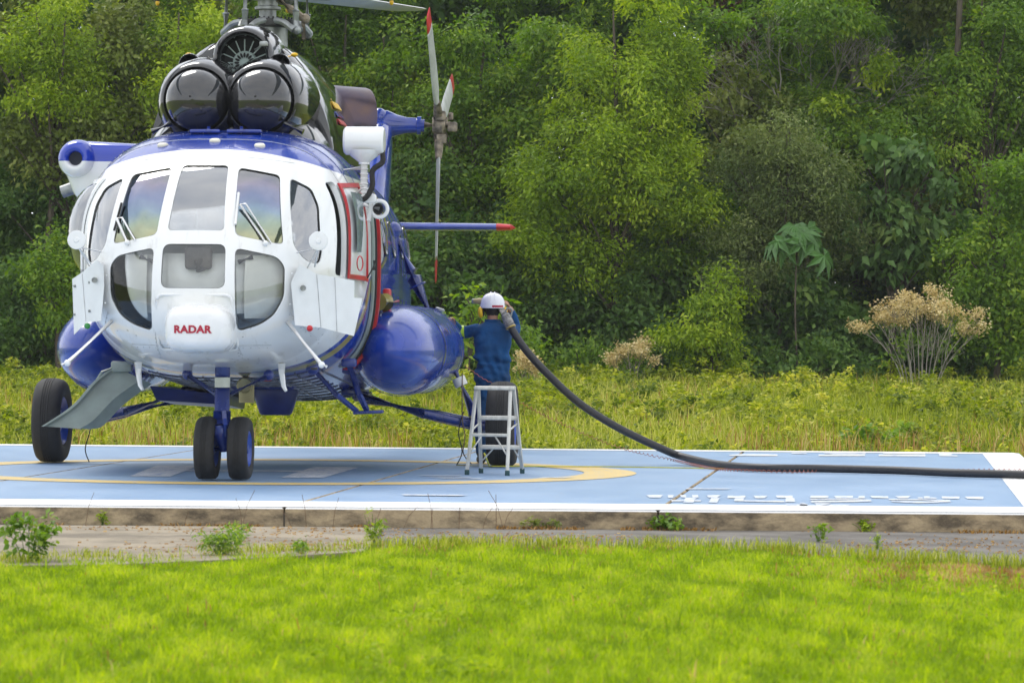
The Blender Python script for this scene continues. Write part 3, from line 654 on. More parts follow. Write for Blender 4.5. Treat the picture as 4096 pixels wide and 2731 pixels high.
drybush(1455, 850, 62.5, .75, .95, 'small dry tan-flowered bush in the meadow beside the hose', 22, 6)
drybush(1215, 865, 60.0, .35, .75, 'tiny dry tan-flowered bush just right of the worker\'s hip', 23, 3)
# palmate-leaved sapling: each lobe cluster is a leaf of its own
X, Z = to_world(1830, 560, 63.6); zg = float(gz(63.6))
t = empty('palmate_sapling', (X, 63.6, zg), 0, 'slender sapling with large drooping palmate leaves in front of the grey-green tree', 'tree')
H0 = Z - zg + .15; m = MB(); m.tube(smoothpts([(.05, 0, -.1), (-.03, 0, H0*.5), (0, 0, H0)], 5), [.016]*11, 7); m.build('trunk', bark, t)
rnd = random.Random(4)
pal = MB()
for k in range(7):
    a = (k-3)*.72
    d = Vector((math.sin(a), -math.cos(a), 0)); s = Vector((math.cos(a), math.sin(a), 0)); Ln = .34*(1-.05*abs(k-3))
    pts = [Vector((0, 0, 0)), d*Ln*.5 + Vector((0, 0, -.03)), d*Ln + Vector((0, 0, -.16))]
    pal.add([pts[0], pts[1]-s*.055, pts[2], pts[1]+s*.055], [(0, 1, 2), (0, 2, 3)])
proto = None
for k in range(9):
    if proto is None: proto = pal.build('leaf', pm('palmate_leaf_green', (.07, .17, .035), .5, var=.2), t, smooth=0); o = proto
    else: o = proto.copy(); COL.objects.link(o); o.parent = t
    a = 2*PI*k/9*1.02; r_ = .18+.16*(k % 3)
    o.location = ((k-4)*.1+.05*math.sin(k*5), -.1-.1*(k % 3), H0+.2-.016*(k-4)**2-.13*(k % 3)); o.rotation_euler = (rnd.uniform(.55, 1.2), rnd.uniform(-.3, .3), (k-4)*.2+rnd.uniform(-.2, .2)); o.scale = (1.2,)*3

# ------------------------------------------------------------------ meadow behind the pad
rng = np.random.default_rng(12)
def scatter(n, y0, y1, ww=1.0):
    y = y0 + (y1-y0)*rng.random(n)**1.25; x = (rng.random(n)-.5)*2*(y*.142*ww+4.0); return x, y
def padclear(x, y): return y > (43.75 - .078*x) + .02
parts = []
x, y = scatter(6600, 43.5, 64); k = padclear(x, y) | (x > 4.37+.102*(y-28.6)); x, y = x[k], y[k]
hgt = (.11 + .24*np.clip((y-44)/6, 0, 1)) * rng.uniform(.55, 1.25, len(x)) * (1 + .5*np.sin(x*1.7+y*.6)*np.sin(x*.63+2))
bl = np.stack([x, y, gz(y, x)+hgt*.55, .12+.12*rng.random(len(x)), .14+.1*rng.random(len(x)), hgt*.55], 1)
parts.append(leafcloud(bl, 165000, .075, .048, rng, up=.8, droop=.2, sig=.05, clump=8, shell=.3))
V, F, H = merge(parts)
def wob(x, y, f, sd):              # smooth uneven pattern, -1..1
    g_ = np.random.default_rng(sd); v = np.zeros_like(x)
    for k in range(7):
        a = g_.uniform(0, 2*PI); q = f*g_.uniform(.6, 1.8); v += np.sin((x*np.cos(a)+.55*y*np.sin(a))*q+g_.uniform(0, 6))
    return np.clip(v/3.2, -1, 1)
H = np.clip(H + .2*wob(V[:, 0], V[:, 1], 1.1, 8) + .2*wob(V[:, 0], V[:, 1], 3.5, 9), 0, 1)
o = link('meadow_weeds', fastmesh('meadow_weeds', V, F, H), LM['meadow']); tag(o, 'yellow-green weeds covering the meadow between pad and forest', 'weeds', kind='stuff')
x, y = scatter(58000, 43.3, 63); k = padclear(x, y); x, y = x[k], y[k]
P = np.stack([x, y, gz(y, x)], 1); hh = (.13+.25*np.clip((y-43.6)/4, 0, 1))*rng.uniform(.5, 1.3, len(x))
V, F = blades(P, hh, np.full(len(x), .014), rng, .6); H = np.repeat(np.clip(.5+.22*rng.normal(size=len(x))+.15*np.sin(x*.9), 0, 1), 5)
o = link('meadow_grass', fastmesh('meadow_grass', V, F, H), LM['mgrass']); tag(o, 'tufted green grass along the far edge of the helipad', 'grass', kind='stuff')
x, y = scatter(12500, 43.9, 63); k = padclear(x, y) & (np.sin(x*.8+1)*np.cos(y*.35) > -.1); x, y = x[k], y[k]
P = np.stack([x, y, gz(y, x)], 1)
V, F = blades(P, .3*rng.uniform(.6, 1.6, len(x)), np.full(len(x), .012), rng, .5); H = np.repeat(rng.random(len(x)), 5)
o = link('dry_stalks', fastmesh('dry_stalks', V, F, H), LM['drygrass']); tag(o, 'dry tan grass stalks standing among the meadow weeds', 'grass', kind='stuff')
# small shrubs that stand out of the meadow
def weed(name, X, Y, z, w, h, n, L, W, sp, label, seed, cat='weed', stems=5):
    rg = np.random.default_rng(seed); t = empty(name, (X, Y, z), 0, label, cat); rd = random.Random(seed); m = MB(); bs = []
    for k in range(stems):
        a = (k+.5)/stems*2-1; tp = Vector((a*w*.45, rd.uniform(-.3, .3)*w, h*rd.uniform(.65, 1)))
        m.tube(smoothpts([(a*w*.08, 0, -.02), tp*.5+Vector((0, 0, .04*h)), tp], 3), [max(.002, .008*h)]*7, 4, cap=False)
        for q in np.linspace(.35, 1, 6): bs.append((tp.x*q, tp.y*q, tp.z*q, .1*w, .1*w, .09*h))
    m.build('stems', bark if h > .6 else LM['mid'], t)
    V, F, H = leafcloud(bs, n, L, W, rg, up=.7, droop=.15, sig=L*.5, clump=4); o = link('leaves', fastmesh('l', V, F, H), LM[sp], t); o['kind'] = 'stuff'
def gw(px, py, z=-.15):
    u, v = px*1.7415-2048, py*1.7415-1355; r_ = math.radians(.36); u, v = u*math.cos(r_)+v*math.sin(r_), -u*math.sin(r_)+v*math.cos(r_)
    Y = 15000*(CAM_H-z)/v; return u/15000*Y, Y
X, Y = 8.0*.92, 51.0
weed('bushy_weed', 7.1, 50.5, -.05, .7, .75, 700, .06, .03, 'olive', 'brownish bushy weed in the meadow near the right end of the pad', 31, stems=7)
weed('bushy_weed', 4.6, 46.5, -.12, 1.0, .34, 420, .09, .06, 'mid', 'low leafy weed patch just behind the far pad edge right of centre', 32, stems=6)
weed('bushy_weed', -2.2, 52.5, 0, .8, .6, 500, .07, .045, 'mid', 'leafy weed clump seen under the helicopter belly', 33, stems=6)
for (px, py, w, h, n, L, W, sp, lab, sd) in [
 (65, 1300, .34, .28, 260, .05, .03, 'mid', 'dark leafy weed on the concrete path at the far left', 41),
 (510, 1285, .30, .20, 320, .05, .012, 'mid', 'feathery green weed at the edge of the concrete path', 42),
 (855, 1250, .13, .20, 120, .04, .015, 'bright', 'yellow-green weed sprig at the end of the concrete path', 43),
 (235, 1207, .05, .10, 40, .035, .015, 'bright', 'tiny weed sprig at the kerb foot on the left', 44),
 (690, 1282, .10, .12, 60, .04, .012, 'mid', 'small weed between the feathery weed and the yellow-green sprig', 45),
 (1520, 1218, .32, .09, 150, .04, .025, 'mid', 'leafy green weed against the kerb below the pad joint', 46),
 (1880, 1245, .10, .12, 60, .04, .02, 'mid', 'weed sprig on the asphalt right of centre', 47),
 (1985, 1222, .22, .08, 70, .04, .025, 'bright', 'small creeping weed at the kerb foot right of centre', 48),
 (1240, 1215, .35, .06, 130, .03, .015, 'olive', 'low mossy weed at the kerb foot in the middle', 49),
 (105, 1205, .16, .07, 40, .03, .012, 'olive', 'short weed at the kerb foot near the left edge', 50),
 (2015, 1262, .06, .1, 30, .03, .012, 'bright', 'thin weed sprig at the asphalt edge on the right', 51),
 (545, 1262, .12, .16, 90, .045, .012, 'mid', 'slim upright weed behind the feathery one on the concrete path', 52)]:
    X, Y = gw(px, py); weed('weed', X, Y, -.15, w*1.15, h*1.15, int(n*1.7), L, W, sp, lab, sd)
# dry reddish litter along the kerb foot
rng = np.random.default_rng(5); n = 2600; x = rng.uniform(-6, 6, n); x = x[(np.sin(x*2.1)+np.sin(x*5.3+1)) > .2]; n = len(x); y = 28.19-.0378*x-np.abs(rng.normal(size=n))*.07
V, F = blades(np.stack([x, y, np.full(n, -.148)], 1), rng.uniform(.015, .05, n), np.full(n, .012), rng, 1.6)
o = link('kerb_litter', fastmesh('kerb_litter', V, F, np.repeat(rng.random(n)*.6, 5)), LM['drygrass']); tag(o, 'dry reddish moss and litter along the kerb foot', 'litter', kind='stuff')
# thin bare stalks leaning against the kerb
rd = random.Random(6)
m = MB()
for k in range(16):
    x = rd.uniform(-3.6, .8); h = rd.uniform(.12, .3); dx = rd.uniform(-.12, .12)
    m.tube([(x, 28.1, -.15), (x+dx*.4, 28.07, -.15+h*.6), (x+dx, 28.03, -.15+h)], .0022, 4, cap=False)
tag(m.build('dry_kerb_stalks', pm('dry_stalk', (.20, .12, .07), .9)), 'thin dry stalks rising in front of the kerb on the left', 'grass', kind='stuff')

# ------------------------------------------------------------------ lawn in the foreground
rng = np.random.default_rng(21); n = 310000
y = 14.2 + 13.0*rng.random(n)**.92; x = (rng.random(n)-.5)*2*(y*.142+.9)
w1, w2, w3 = wob(x, y, 1.6, 1), wob(x, y, 4.5, 2), wob(x, y, 11, 3)
bd = gbound(x) + .16*wob(x, x*0, 2.2, 4) + .12*wob(x, x*0, 7, 5)
k = y < bd + np.abs(rng.normal(size=n))*.18 - .1; x, y, w1, w2, w3, bd = [q[k] for q in (x, y, w1, w2, w3, bd)]; n = len(x)
edge = np.clip((bd-y)/1.5, 0, 1); pat = .05*w1+.12*w2+.45*w3+.4*wob(x, y, 24, 7)
dry = np.clip(1.4-np.hypot((x-3.6)/1.6, (y-22.7)/1.6), 0, 1) + .62*np.clip(1-edge*1.5, 0, 1)*(x > -1.4)*(.6+.6*w2) + .10*np.clip(w3, 0, 1) + .035
isdry = rng.random(n) < dry*.9
hgt = np.clip(.050+.005*w2+.014*w3+.010*edge, .018, .2)*rng.uniform(.5, 1.4, n)*np.where(isdry, .75, 1)
tall = rng.random(n) < .008; hgt = np.where(tall, hgt*1.9+.03, hgt)
wid = rng.uniform(.005, .009, n)
P = np.stack([x, y, np.full(n, -.152)+.003*np.clip(w1, -1, 1)], 1)
hue = np.clip(.50+.5*pat+.16*rng.normal(size=n)-.14*(1-edge), 0, 1)
for sel, nm, mt, lb in ((~isdry, 'lawn_grass', 'grass', 'bright lime-green lawn filling the foreground'), (isdry, 'dry_lawn_grass', 'drygrass', 'reddish dry grass scattered along the upper and right edge of the lawn')):
    V, F = blades(P[sel], hgt[sel], wid[sel], rng, .9)
    o = link(nm, fastmesh(nm, V, F, np.repeat(hue[sel], 5)), LM[mt]); tag(o, lb, 'grass', kind='stuff')
# taller tufts where lawn and path meet
rng = np.random.default_rng(33); px_ = []; 
for k in range(150):
    cx_ = rng.uniform(-4.2, 4.2); cy_ = gbound(cx_) + rng.uniform(-.1, .5); q = int(rng.integers(25, 90)); r_ = rng.uniform(.05, .22)
    px_.append(np.stack([cx_+rng.normal(size=q)*r_, cy_+rng.normal(size=q)*r_*.5, np.full(q, -.15)], 1))
P = np.concatenate(px_); V, F = blades(P, rng.uniform(.03, .13, len(P)), np.full(len(P), .006), rng, .9); H = np.repeat(np.clip(.42+.25*rng.normal(size=len(P)), 0, 1), 5)
o = link('verge_tufts', fastmesh('verge_tufts', V, F, H), LM['mgrass']); tag(o, 'straggling grass tufts along the edge of the path', 'grass', kind='stuff')
n = 300; bx_ = rng.uniform(-1, 4.6, n); by_ = rng.uniform(15, 22.5, n); bl = np.stack([bx_, by_, np.full(n, -.11), np.full(n, .10), np.full(n, .10), np.full(n, .03)], 1)
V, F, H = leafcloud(bl[(wob(bx_, by_, 1.3, 41) > .1)], 3200, .03, .02, rng, up=1.2, droop=0, sig=.03, clump=5)
o = link('lawn_weeds', fastmesh('lawn_weeds', V, F, H), LM['grass']); tag(o, 'small broad-leaved weeds growing in patches through the lawn', 'weeds', kind='stuff')
n = 7000; x = rng.uniform(-5.5, 5.5, n); y = gbound(x)-.2+(28.1-.0378*x-gbound(x)+.2)*rng.random(n); k = wob(x, y*2, 1.7, 61)+.4*rng.normal(size=n) > .25; x, y = x[k], y[k]; n = len(x)
zz = np.where((x < -.95) & (y < 27.7), -.117, -.145)
V, F = blades(np.stack([x, y, zz], 1), rng.uniform(.004, .018, n), rng.uniform(.01, .03, n), rng, 3.0)
o = link('path_debris', fastmesh('path_debris', V, F, np.repeat(rng.random(n)*.7, 5)), LM['drygrass']); tag(o, 'dead leaves and crumbs of soil strewn over the path', 'litter', kind='stuff')

# ------------------------------------------------------------------ helicopter (local: +x port / picture right, +y aft, +z up)
heli = empty('helicopter', (-2.69, 33.5, 0), -math.radians(4.3), 'white and blue transport helicopter with black engine cowling parked on the helipad', 'helicopter')
ST = [(-1.06,0,1.66,1.66),(-1.0,.40,2.0,1.38),(-.9,.62,2.2,1.25),(-.7,.86,2.48,1.14),(-.4,1.04,2.76,1.06),(0,1.16,2.96,1.01),(.4,1.22,3.08,.96),(.9,1.25,3.17,.91),(1.5,1.26,3.2,.86),(3,1.26,3.2,.76),(5,1.25,3.14,.64),(6.0,1.18,3.08,.74),(8,.6,3.0,1.95),(9,.44,2.95,2.15),(12.2,.24,2.86,2.42)]
def pchip(x, y, q):
    x = np.array(x, float); y = np.array(y, float); h = np.diff(x); d = np.diff(y)/h; mm = np.zeros_like(y)
    for i in range(1, len(x)-1):
        if d[i-1]*d[i] > 0:
            w1 = 2*h[i]+h[i-1]; w2 = h[i]+2*h[i-1]; mm[i] = (w1+w2)/(w1/d[i-1]+w2/d[i])
    mm[0] = d[0]; mm[-1] = d[-1]
    k = min(max(int(np.searchsorted(x, q))-1, 0), len(h)-1); t = (q-x[k])/h[k]
    return (2*t**3-3*t*t+1)*y[k]+(t**3-2*t*t+t)*h[k]*mm[k]+(-2*t**3+3*t*t)*y[k+1]+(t**3-t*t)*h[k]*mm[k+1]
SS = [math.sqrt(a[0]+1.06) for a in ST]; SC = [[a[i] for a in ST] for i in range(4)]
def secp(y):
    s = math.sqrt(max(0, y+1.06)); w = min(1, max(0, (y+1.06)/1.3)); w2 = min(1, max(0, (y-.2)/1.0))
    if y > 5.5: w *= max(0, 1-(y-5.5)/2); w2 *= max(0, 1-(y-5.5)/2)
    if y > 1.4: w *= max(0, 1-(y-1.4)/1.6)
    return max(1e-4, pchip(SS, SC[1], s)), pchip(SS, SC[2], s), pchip(SS, SC[3], s), 2.2+.8*w, 2.2+.4*min(1, max(0, (y+1.06)/1.3))*(1 if y < 5.5 else max(0, 1-(y-5.5)/2))+.9*w2
def section(y, off=0.0, n=88, a0=0.0, a1=2*PI, closed=True):
    hw, zt, zb, eu, el = secp(y); hw = max(1e-4, hw+off); hh = (zt-zb)/2+off; zc = (zt+zb)/2; P = []
    N = n if closed else n-1
    for k in range(n):
        t = a0+(a1-a0)*k/N; e = eu if math.sin(t) > 0 else el; c_, s_ = math.cos(t), math.sin(t)
        P.append((hw*math.copysign(abs(c_)**(2/e), c_), y, zc+hh*math.copysign(abs(s_)**(2/e), s_)))
    return P
def side(y, z, off=0.0, sgn=1):
    hw, zt, zb, eu, el = secp(y); hw += off; hh = (zt-zb)/2+off; f = (z-(zt+zb)/2)/hh; e = eu if f > 0 else el
    return Vector((sgn*hw*max(0, 1-min(1, abs(f))**e)**(1/e), y, z))
YE = 1.25
nys = [-1.06+(i/46)**2*(YE+1.06) for i in range(1, 47)]
def shell(off): 
    m = MB(); S = [section(y, off) for y in nys]; S[0] = S[0]; m.loft(S, cap=False)
    m.add([p for p in S[0]], [tuple(range(88))[::-1]]); return m
def bool_op(o, cut, op):
    md = o.modifiers.new('b', 'BOOLEAN'); md.operation = op; md.object = cut; md.solver = 'EXACT'
    dg = bpy.context.evaluated_depsgraph_get(); me = bpy.data.meshes.new_from_object(o.evaluated_get(dg)); o.modifiers.clear()
    old = o.data; o.data = me; bpy.data.meshes.remove(old)
def thick(inner, outer):           # closed hollow nose: outer and inner loft joined at the rear rim
    m = MB(); A = [section(y, outer) for y in nys]; B = [section(y, inner) for y in nys]
    m.loft(A, cap=False); m.loft(B, cap=False); m.add(A[0], [tuple(range(88))]); m.add(B[0], [tuple(range(88))])
    m.loft([A[-1], B[-1]], cap=False); return m
W_C = [(-.205, 2.797), (.205, 2.797), (.248, 2.205), (-.248, 2.205)]
W_S = [(.295, 2.778), (.66, 2.712), (.752, 2.085), (.344, 2.165)]
W_Q = [(.742, 2.69), (.925, 2.60), (1.0, 2.44), (1.045, 2.03), (1.02, 1.915), (.92, 1.955), (.828, 2.085)]
W_LC = [(-.275, 2.085), (.275, 2.085), (.28, 1.70), (-.28, 1.70)]
W_LS = [(.355, 2.055), (.70, 1.985), (.77, 1.90), (.765, 1.63), (.68, 1.47), (.56, 1.385), (.37, 1.325)]
flip = lambda P: [(-x, z) for x, z in P][::-1]
WIN = [(W_C, .045), (W_S, .05), (flip(W_S), .05), (W_Q, .05), (flip(W_Q), .05), (W_LC, .07), (W_LS, .06), (flip(W_LS), .06)]
def cutter(shrink=0.0):
    m = MB()
    for P, r in WIN:
        Q = rounded(P, r, 6); m.prism([(x, -1.6, z) for x, z in Q], (0, 1.75, 0))
    return m
cut = cutter().build('cut', white, None, smooth=0)
# crew side windows are cut from the flank
sc_ = MB()
SWP = rounded([(.02, 2.66), (.20, 2.68), (.16, 1.82), (-.13, 1.84), (-.06, 2.3)], .05, 4)
sc_.prism([(.7, y, z) for y, z in SWP], (.9, 0, 0))
SWS = rounded([(.0, 2.62), (.85, 2.70), (.9, 1.86), (-.06, 1.84)], .1, 5)
sc_.prism([(-1.6, y, z) for y, z in SWS], (.9, 0, 0))
cut2 = sc_.build('cut2', white, None, smooth=0)
nose = thick(-.045, 0).build('nose_section', livery_m, None, smooth=0)
bool_op(nose, cut, 'DIFFERENCE'); bool_op(nose, cut2, 'DIFFERENCE'); nose.parent = heli
def implicit(x, y, z):
    hw, zt, zb, eu, el = secp(y); f = (z-(zt+zb)/2)/((zt-zb)/2); e = eu if f > 0 else el
    return (abs(x)/hw)**e+abs(f)**e-1
nose.data.polygons.foreach_set('use_smooth', [True]*len(nose.data.polygons)); nose.data.set_sharp_from_angle(angle=math.radians(32))
VN = {}
for v in nose.data.vertices:
    x, y, z = v.co
    if y < -1.045: VN[v.index] = Vector((0, -1, 0)); continue
    if abs(implicit(x, y, z)) < .035:
        h = 1e-3; g3 = Vector((implicit(x+h, y, z)-implicit(x-h, y, z), implicit(x, y+h, z)-implicit(x, y-h, z), implicit(x, y, z+h)-implicit(x, y, z-h)))
        if g3.length > 1e-9: VN[v.index] = g3.normalized()
CN = []
for p in nose.data.polygons:
    for li in p.loop_indices:
        q = VN.get(nose.data.loops[li].vertex_index); CN.append(q if q is not None and q.dot(p.normal) > .75 else nose.data.corner_normals[li].vector.copy())
nose.data.normals_split_custom_set(CN)
if not nose.data.materials: nose.data.materials.append(livery_m)
pn = thick(-.024, -.014).build('panes', glass_m, None, smooth=0); bool_op(pn, cut, 'INTERSECT')
bm = bmesh.new(); bm.from_mesh(pn.data); seen = set(); comps = []
for v in bm.verts:
    if v in seen: continue
    st = [v]; comp = []; seen.add(v)
    while st:
        q = st.pop(); comp.append(q)
        for e in q.link_edges:
            w = e.other_vert(q)
            if w not in seen: seen.add(w); st.append(w)
    comps.append(comp)
for comp in comps:
    idx = {v: i for i, v in enumerate(comp)}; fs = {f for v in comp for f in v.link_faces}
    cx = sum(v.co.x for v in comp)/len(comp); cz = sum(v.co.z for v in comp)/len(comp)
    m = MB(); m.add([tuple(v.co) for v in comp], [[idx[v] for v in f.verts] for f in fs])
    o = m.build('window_pane', film_m if (.25 < abs(cx) < .78 and cz > 2.2 and cz < 2.6 and abs(cx) < .7) else (lowglass_m if cz < 2.0 and abs(cx) < .8 else glass_m), nose, smooth=30)
bm.free()
for o in (cut, cut2, pn): bpy.data.objects.remove(o, do_unlink=True)
# rubber seals round the panes
for P, r in WIN:
    Q = rounded(P, r, 4)
    ring_pts = []
    from mathutils.bvhtree import BVHTree
    if 'BVH' not in globals():
        S_ = [section(y) for y in nys]; BV = [p for q in S_ for p in q]; BVH = BVHTree.FromPolygons(BV, [(i*88+k, i*88+(k+1) % 88, (i+1)*88+(k+1) % 88, (i+1)*88+k) for i in range(45) for k in range(88)]+[tuple(range(88))])
    for x, z in Q:
        h = BVH.ray_cast(Vector((x, -3, z)), Vector((0, 1, 0)))[0]
        if h: ring_pts.append(h + Vector((0, .012, 0)))
    m = MB(); m.tube(ring_pts + [ring_pts[0]], .006, 5, cap=False); m.build('window_seal', pm('grey_seal', (.30, .31, .31), .6), nose)
def on_nose(x, z, off=0.0):
    h, nn, _, _ = BVH.ray_cast(Vector((x, -3, z)), Vector((0, 1, 0)))
    if nn.y > 0: nn = -nn
    return h + nn*off
# cabin, tail
cys = [YE+.004, 1.45, 1.7, 2, 2.4, 2.8, 3.2, 3.6, 4, 4.4, 4.8, 5.2, 5.5, 5.8, 6.1, 6.5, 7, 7.4, 7.8]
m = MB(); m.loft([section(y) for y in cys], cap=False); cabin = m.build('cabin_section', livery_m, heli, smooth=50)
m = MB(); m.loft([section(y, -.003) for y in [7.8, 8.2, 8.7, 9.4, 10.2, 11, 11.7, 12.2]], cap=True); boom = m.build('tail_boom', blue, heli, smooth=40)
for k in range(4):                 # round cabin windows
    for sg in (1, -1):
        y0 = 2.75+.85*k; m = MB(); c0 = side(y0, 2.25, -.01, sg); m.lathe(c0, (sg, 0, .18), [(0, .19), (.012, .19), (.016, .17), (.006, .16), (.006, .001)], 24)
        m.build('porthole', [pm('porthole_dark', (.03, .035, .045), .08, coat=.5)], cabin)
# longitudinal stringers on the belly
m = MB()
for xk in np.linspace(-.85, .85, 9):
    pts = []
    for y in np.linspace(.9, 5.0, 12):
        hw, zt, zb, eu, el = secp(y); f = min(.98, abs(xk)/hw); pts.append((xk, y, (zt+zb)/2-(zt-zb)/2*(1-f**el)**(1/el)-.004))
    m.tube(pts, .009, 5)
for y in np.linspace(1.0, 4.9, 12):
    P = [p for p in section(y, .004, 88) if p[2] < secp(y)[2]+.07]; P.sort(key=lambda p: p[0]); m.tube(P, .007, 4)
m.build('belly_stringers', pm('grimy_belly_ribs', (.20, .21, .24), .4, var=.4, scale=12), cabin)
def band(y0, y1, z0, z1, off, sgn, th=.02, n=26, slant=0.0):
    """strip following the fuselage frame between heights"""
    A, B = [], []
    for i in range(n):
        z = z0+(z1-z0)*i/(n-1); dy = slant*(z-z0)
        A.append([side(y0+dy, z, off, sgn), side(y1+dy, z, off, sgn), side(y1+dy, z, off+th, sgn), side(y0+dy, z, off+th, sgn)])
    return A
for sg in (1,):
    m = MB(); m.loft(band(1.74, 1.80, .98, 2.62, .015, sg, .05)); m.build('door_seal', red, cabin)
    m = MB(); m.loft(band(1.68, 1.735, 1.0, 2.66, .008, sg, .03)); m.build('door_gasket', rubber, cabin)
    m = MB(); m.loft(band(1.56, 1.675, 1.0, 2.68, .004, sg, .02)); m.build('door_frame', greenmetal, cabin)
    m = MB(); m.box((1.335, 2.25, 1.62), (.07, .16, .26), bev=.02); m.build('door_hinge_box', red, cabin)
    m = MB(); m.tube([(1.28, 2.0, 1.62), (1.33, 2.16, 1.62)], .085, 14); m.build('door_roller_cover', goldm, cabin)
    m = MB(); m.tube([(1.30, 2.3, 1.60), (1.32, 3.4, 1.64)], .016, 6); m.build('door_rail', red, cabin)
# sliding crew window with red frame (port)
WIN_P = [(.20, 2.665), (.98, 2.70), (1.10, 1.80), (.16, 1.81)]
def ribbon(P, w, off, th, sgn, mat, nm, par, n=14):
    for i in range(len(P)):
        a, b = Vector((*P[i], 0)), Vector((*P[(i+1) % len(P)], 0)); d = (b-a).normalized(); q = Vector((-d.y, d.x, 0))*w
        c0 = (sum(p[0] for p in P)/len(P), sum(p[1] for p in P)/len(P))
        if (Vector((c0[0], c0[1], 0))-a).dot(q) < 0: q = -q
        S = []
        for k in range(n):
            u = a.lerp(b, k/(n-1)); v = u+q
            S.append([side(u.x, u.y, off, sgn), side(v.x, v.y, off, sgn), side(v.x, v.y, off+th, sgn), side(u.x, u.y, off+th, sgn)])
        m = MB(); m.loft(S); m.build(nm, mat, par)
slw = MB(); S = []
for i in range(10):
    row = []
    for j in range(10):
        u, v = i/9, j/9; y_ = (1-v)*((1-u)*.16+u*1.10)+v*((1-u)*.20+u*.98); z_ = (1-v)*1.81+v*(2.665+.035*u)
        row.append(side(y_, z_, .018+.05*math.sin(PI*u)*math.sin(PI*v), 1))
    S.append(row)
slw.loft(S, cap=False, closed=False); slide = slw.build('sliding_window', white, heli)
ribbon(WIN_P, .04, .02, .014, 1, red, 'window_frame', slide)
m = MB(); S = []
for i in range(6):
    row = []
    for j in range(8):
        u, v = i/5, j/7; y_ = .26+.42*u*(1-.6*(1-v)); z_ = 2.05+.54*v
        row.append(side(y_, z_, .075, 1))
    S.append(row)
m.loft(S, cap=False, closed=False); m.build('window_pane', pm('grey_reflecting_pane', (.24, .29, .31), .08, coat=.6), slide)
m = MB(); m.torus(side(.35, 1.95, .08), (1, -.3, 0), .065, .006, 20, 6); m.build('pull_ring', red, slide)
m = MB(); m.tube([side(.85, 1.83, .06), side(.98, 1.94, .1)], .008, 6); m.tube([side(.98, 1.90, .1), side(.98, 1.99, .1)], .012, 6); m.build('latch_handle', rubber, slide)
# bulged window (starboard)
m = MB(); S = []
for i in range(14):
    row = []
    for j in range(14):
        u, v = i/13, j/13; y_ = -.04+.92*u; z_ = 1.85+.82*v
        row.append(side(y_, z_, .012+.15*(math.sin(PI*u)*math.sin(PI*v))**.6, -1))
    S.append(row)
m.loft(S, cap=False, closed=False); bub = m.build('bulged_window', glass('bubble_glass', (.62, .66, .66), .2), heli)
ribbon([(-.06, 2.69), (.9, 2.70), (.92, 1.83), (-.06, 1.83)], .045, .005, .02, -1, white, 'window_frame', bub)

# cockpit interior
m = MB(); hw = section(1.22, -.06); m.add(hw, [tuple(range(88))]); m.build('bulkhead', pm('bulkhead_grey', (.50, .52, .52), .8, var=.1), nose, smooth=0)
m = MB(); m.box((0, .35, 1.32), (1.3, 1.5, .03)); m.build('cockpit_floor', pm('floor_grey', (.18, .19, .19), .8), nose, smooth=0)
m = MB(); m.box((0, -.30, 1.95), (1.3, .10, .36), bev=.02); m.box((0, -.42, 2.19), (1.2, .5, .06), bev=.025)
dash = m.build('instrument_panel', interior, nose)
panelm = pm('pale_footwell_panel', (.82, .83, .82), .6, var=.04)
def inner_patch(xs_, zs_, off, nm, mt, par=nose):
    m = MB(); S = [[on_nose(x, z, off) for x in xs_] for z in zs_]; m.loft(S, cap=False, closed=False); return m.build(nm, mt, par)
for sg in (1, -1):
    m = MB(); m.box((sg*.5, .55, 1.72), (.5, .5, .12), bev=.04); m.box((sg*.5, .80, 2.1), (.48, .12, .72), bev=.05); m.build('pilot_seat', seatm, nose)
    inner_patch([sg*x for x in (.29, .40, .52)], (1.42, 1.6, 1.8, 2.05), -.15, 'footwell_panel', panelm)
    inner_patch([sg*x for x in (.46, .55, .65, .74, .80, .86)], (1.40, 1.5, 1.6, 1.75, 2.02), -.09, 'footwell_panel', pm('cream_footwell_panel', (.82, .82, .77), .6, var=.04))
    m = MB(); m.tube([on_nose(sg*.40, 1.96, -.1), on_nose(sg*.52, 2.0, -.08)], .022, 8); m.build('rudder_pedal', seatm, nose)
inner_patch((-.32, -.15, 0, .15, .32), (1.66, 1.75, 1.9, 2.08), -.17, 'footwell_panel', panelm)
m = MB(); c0 = on_nose(.03, 2.0, -.1); m.box(c0, (.24, .06, .2), bev=.03); m.tube([c0+Vector((.0, -.03, -.02)), c0+Vector((.03, -.05, -.11))], .045, 10); m.build('sight_unit', pm('brown_sight_unit', (.11, .10, .09), .6), dash)
m = MB(); m.tube(smoothpts([(-.32, .3, 2.50), (0, .26, 2.56), (.32, .3, 2.50)], 5), .03, 8); m.box((0, .36, 2.72), (.6, .3, .14), bev=.03); m.build('overhead_panel', pm('tan_overhead', (.42, .33, .22), .7), nose)

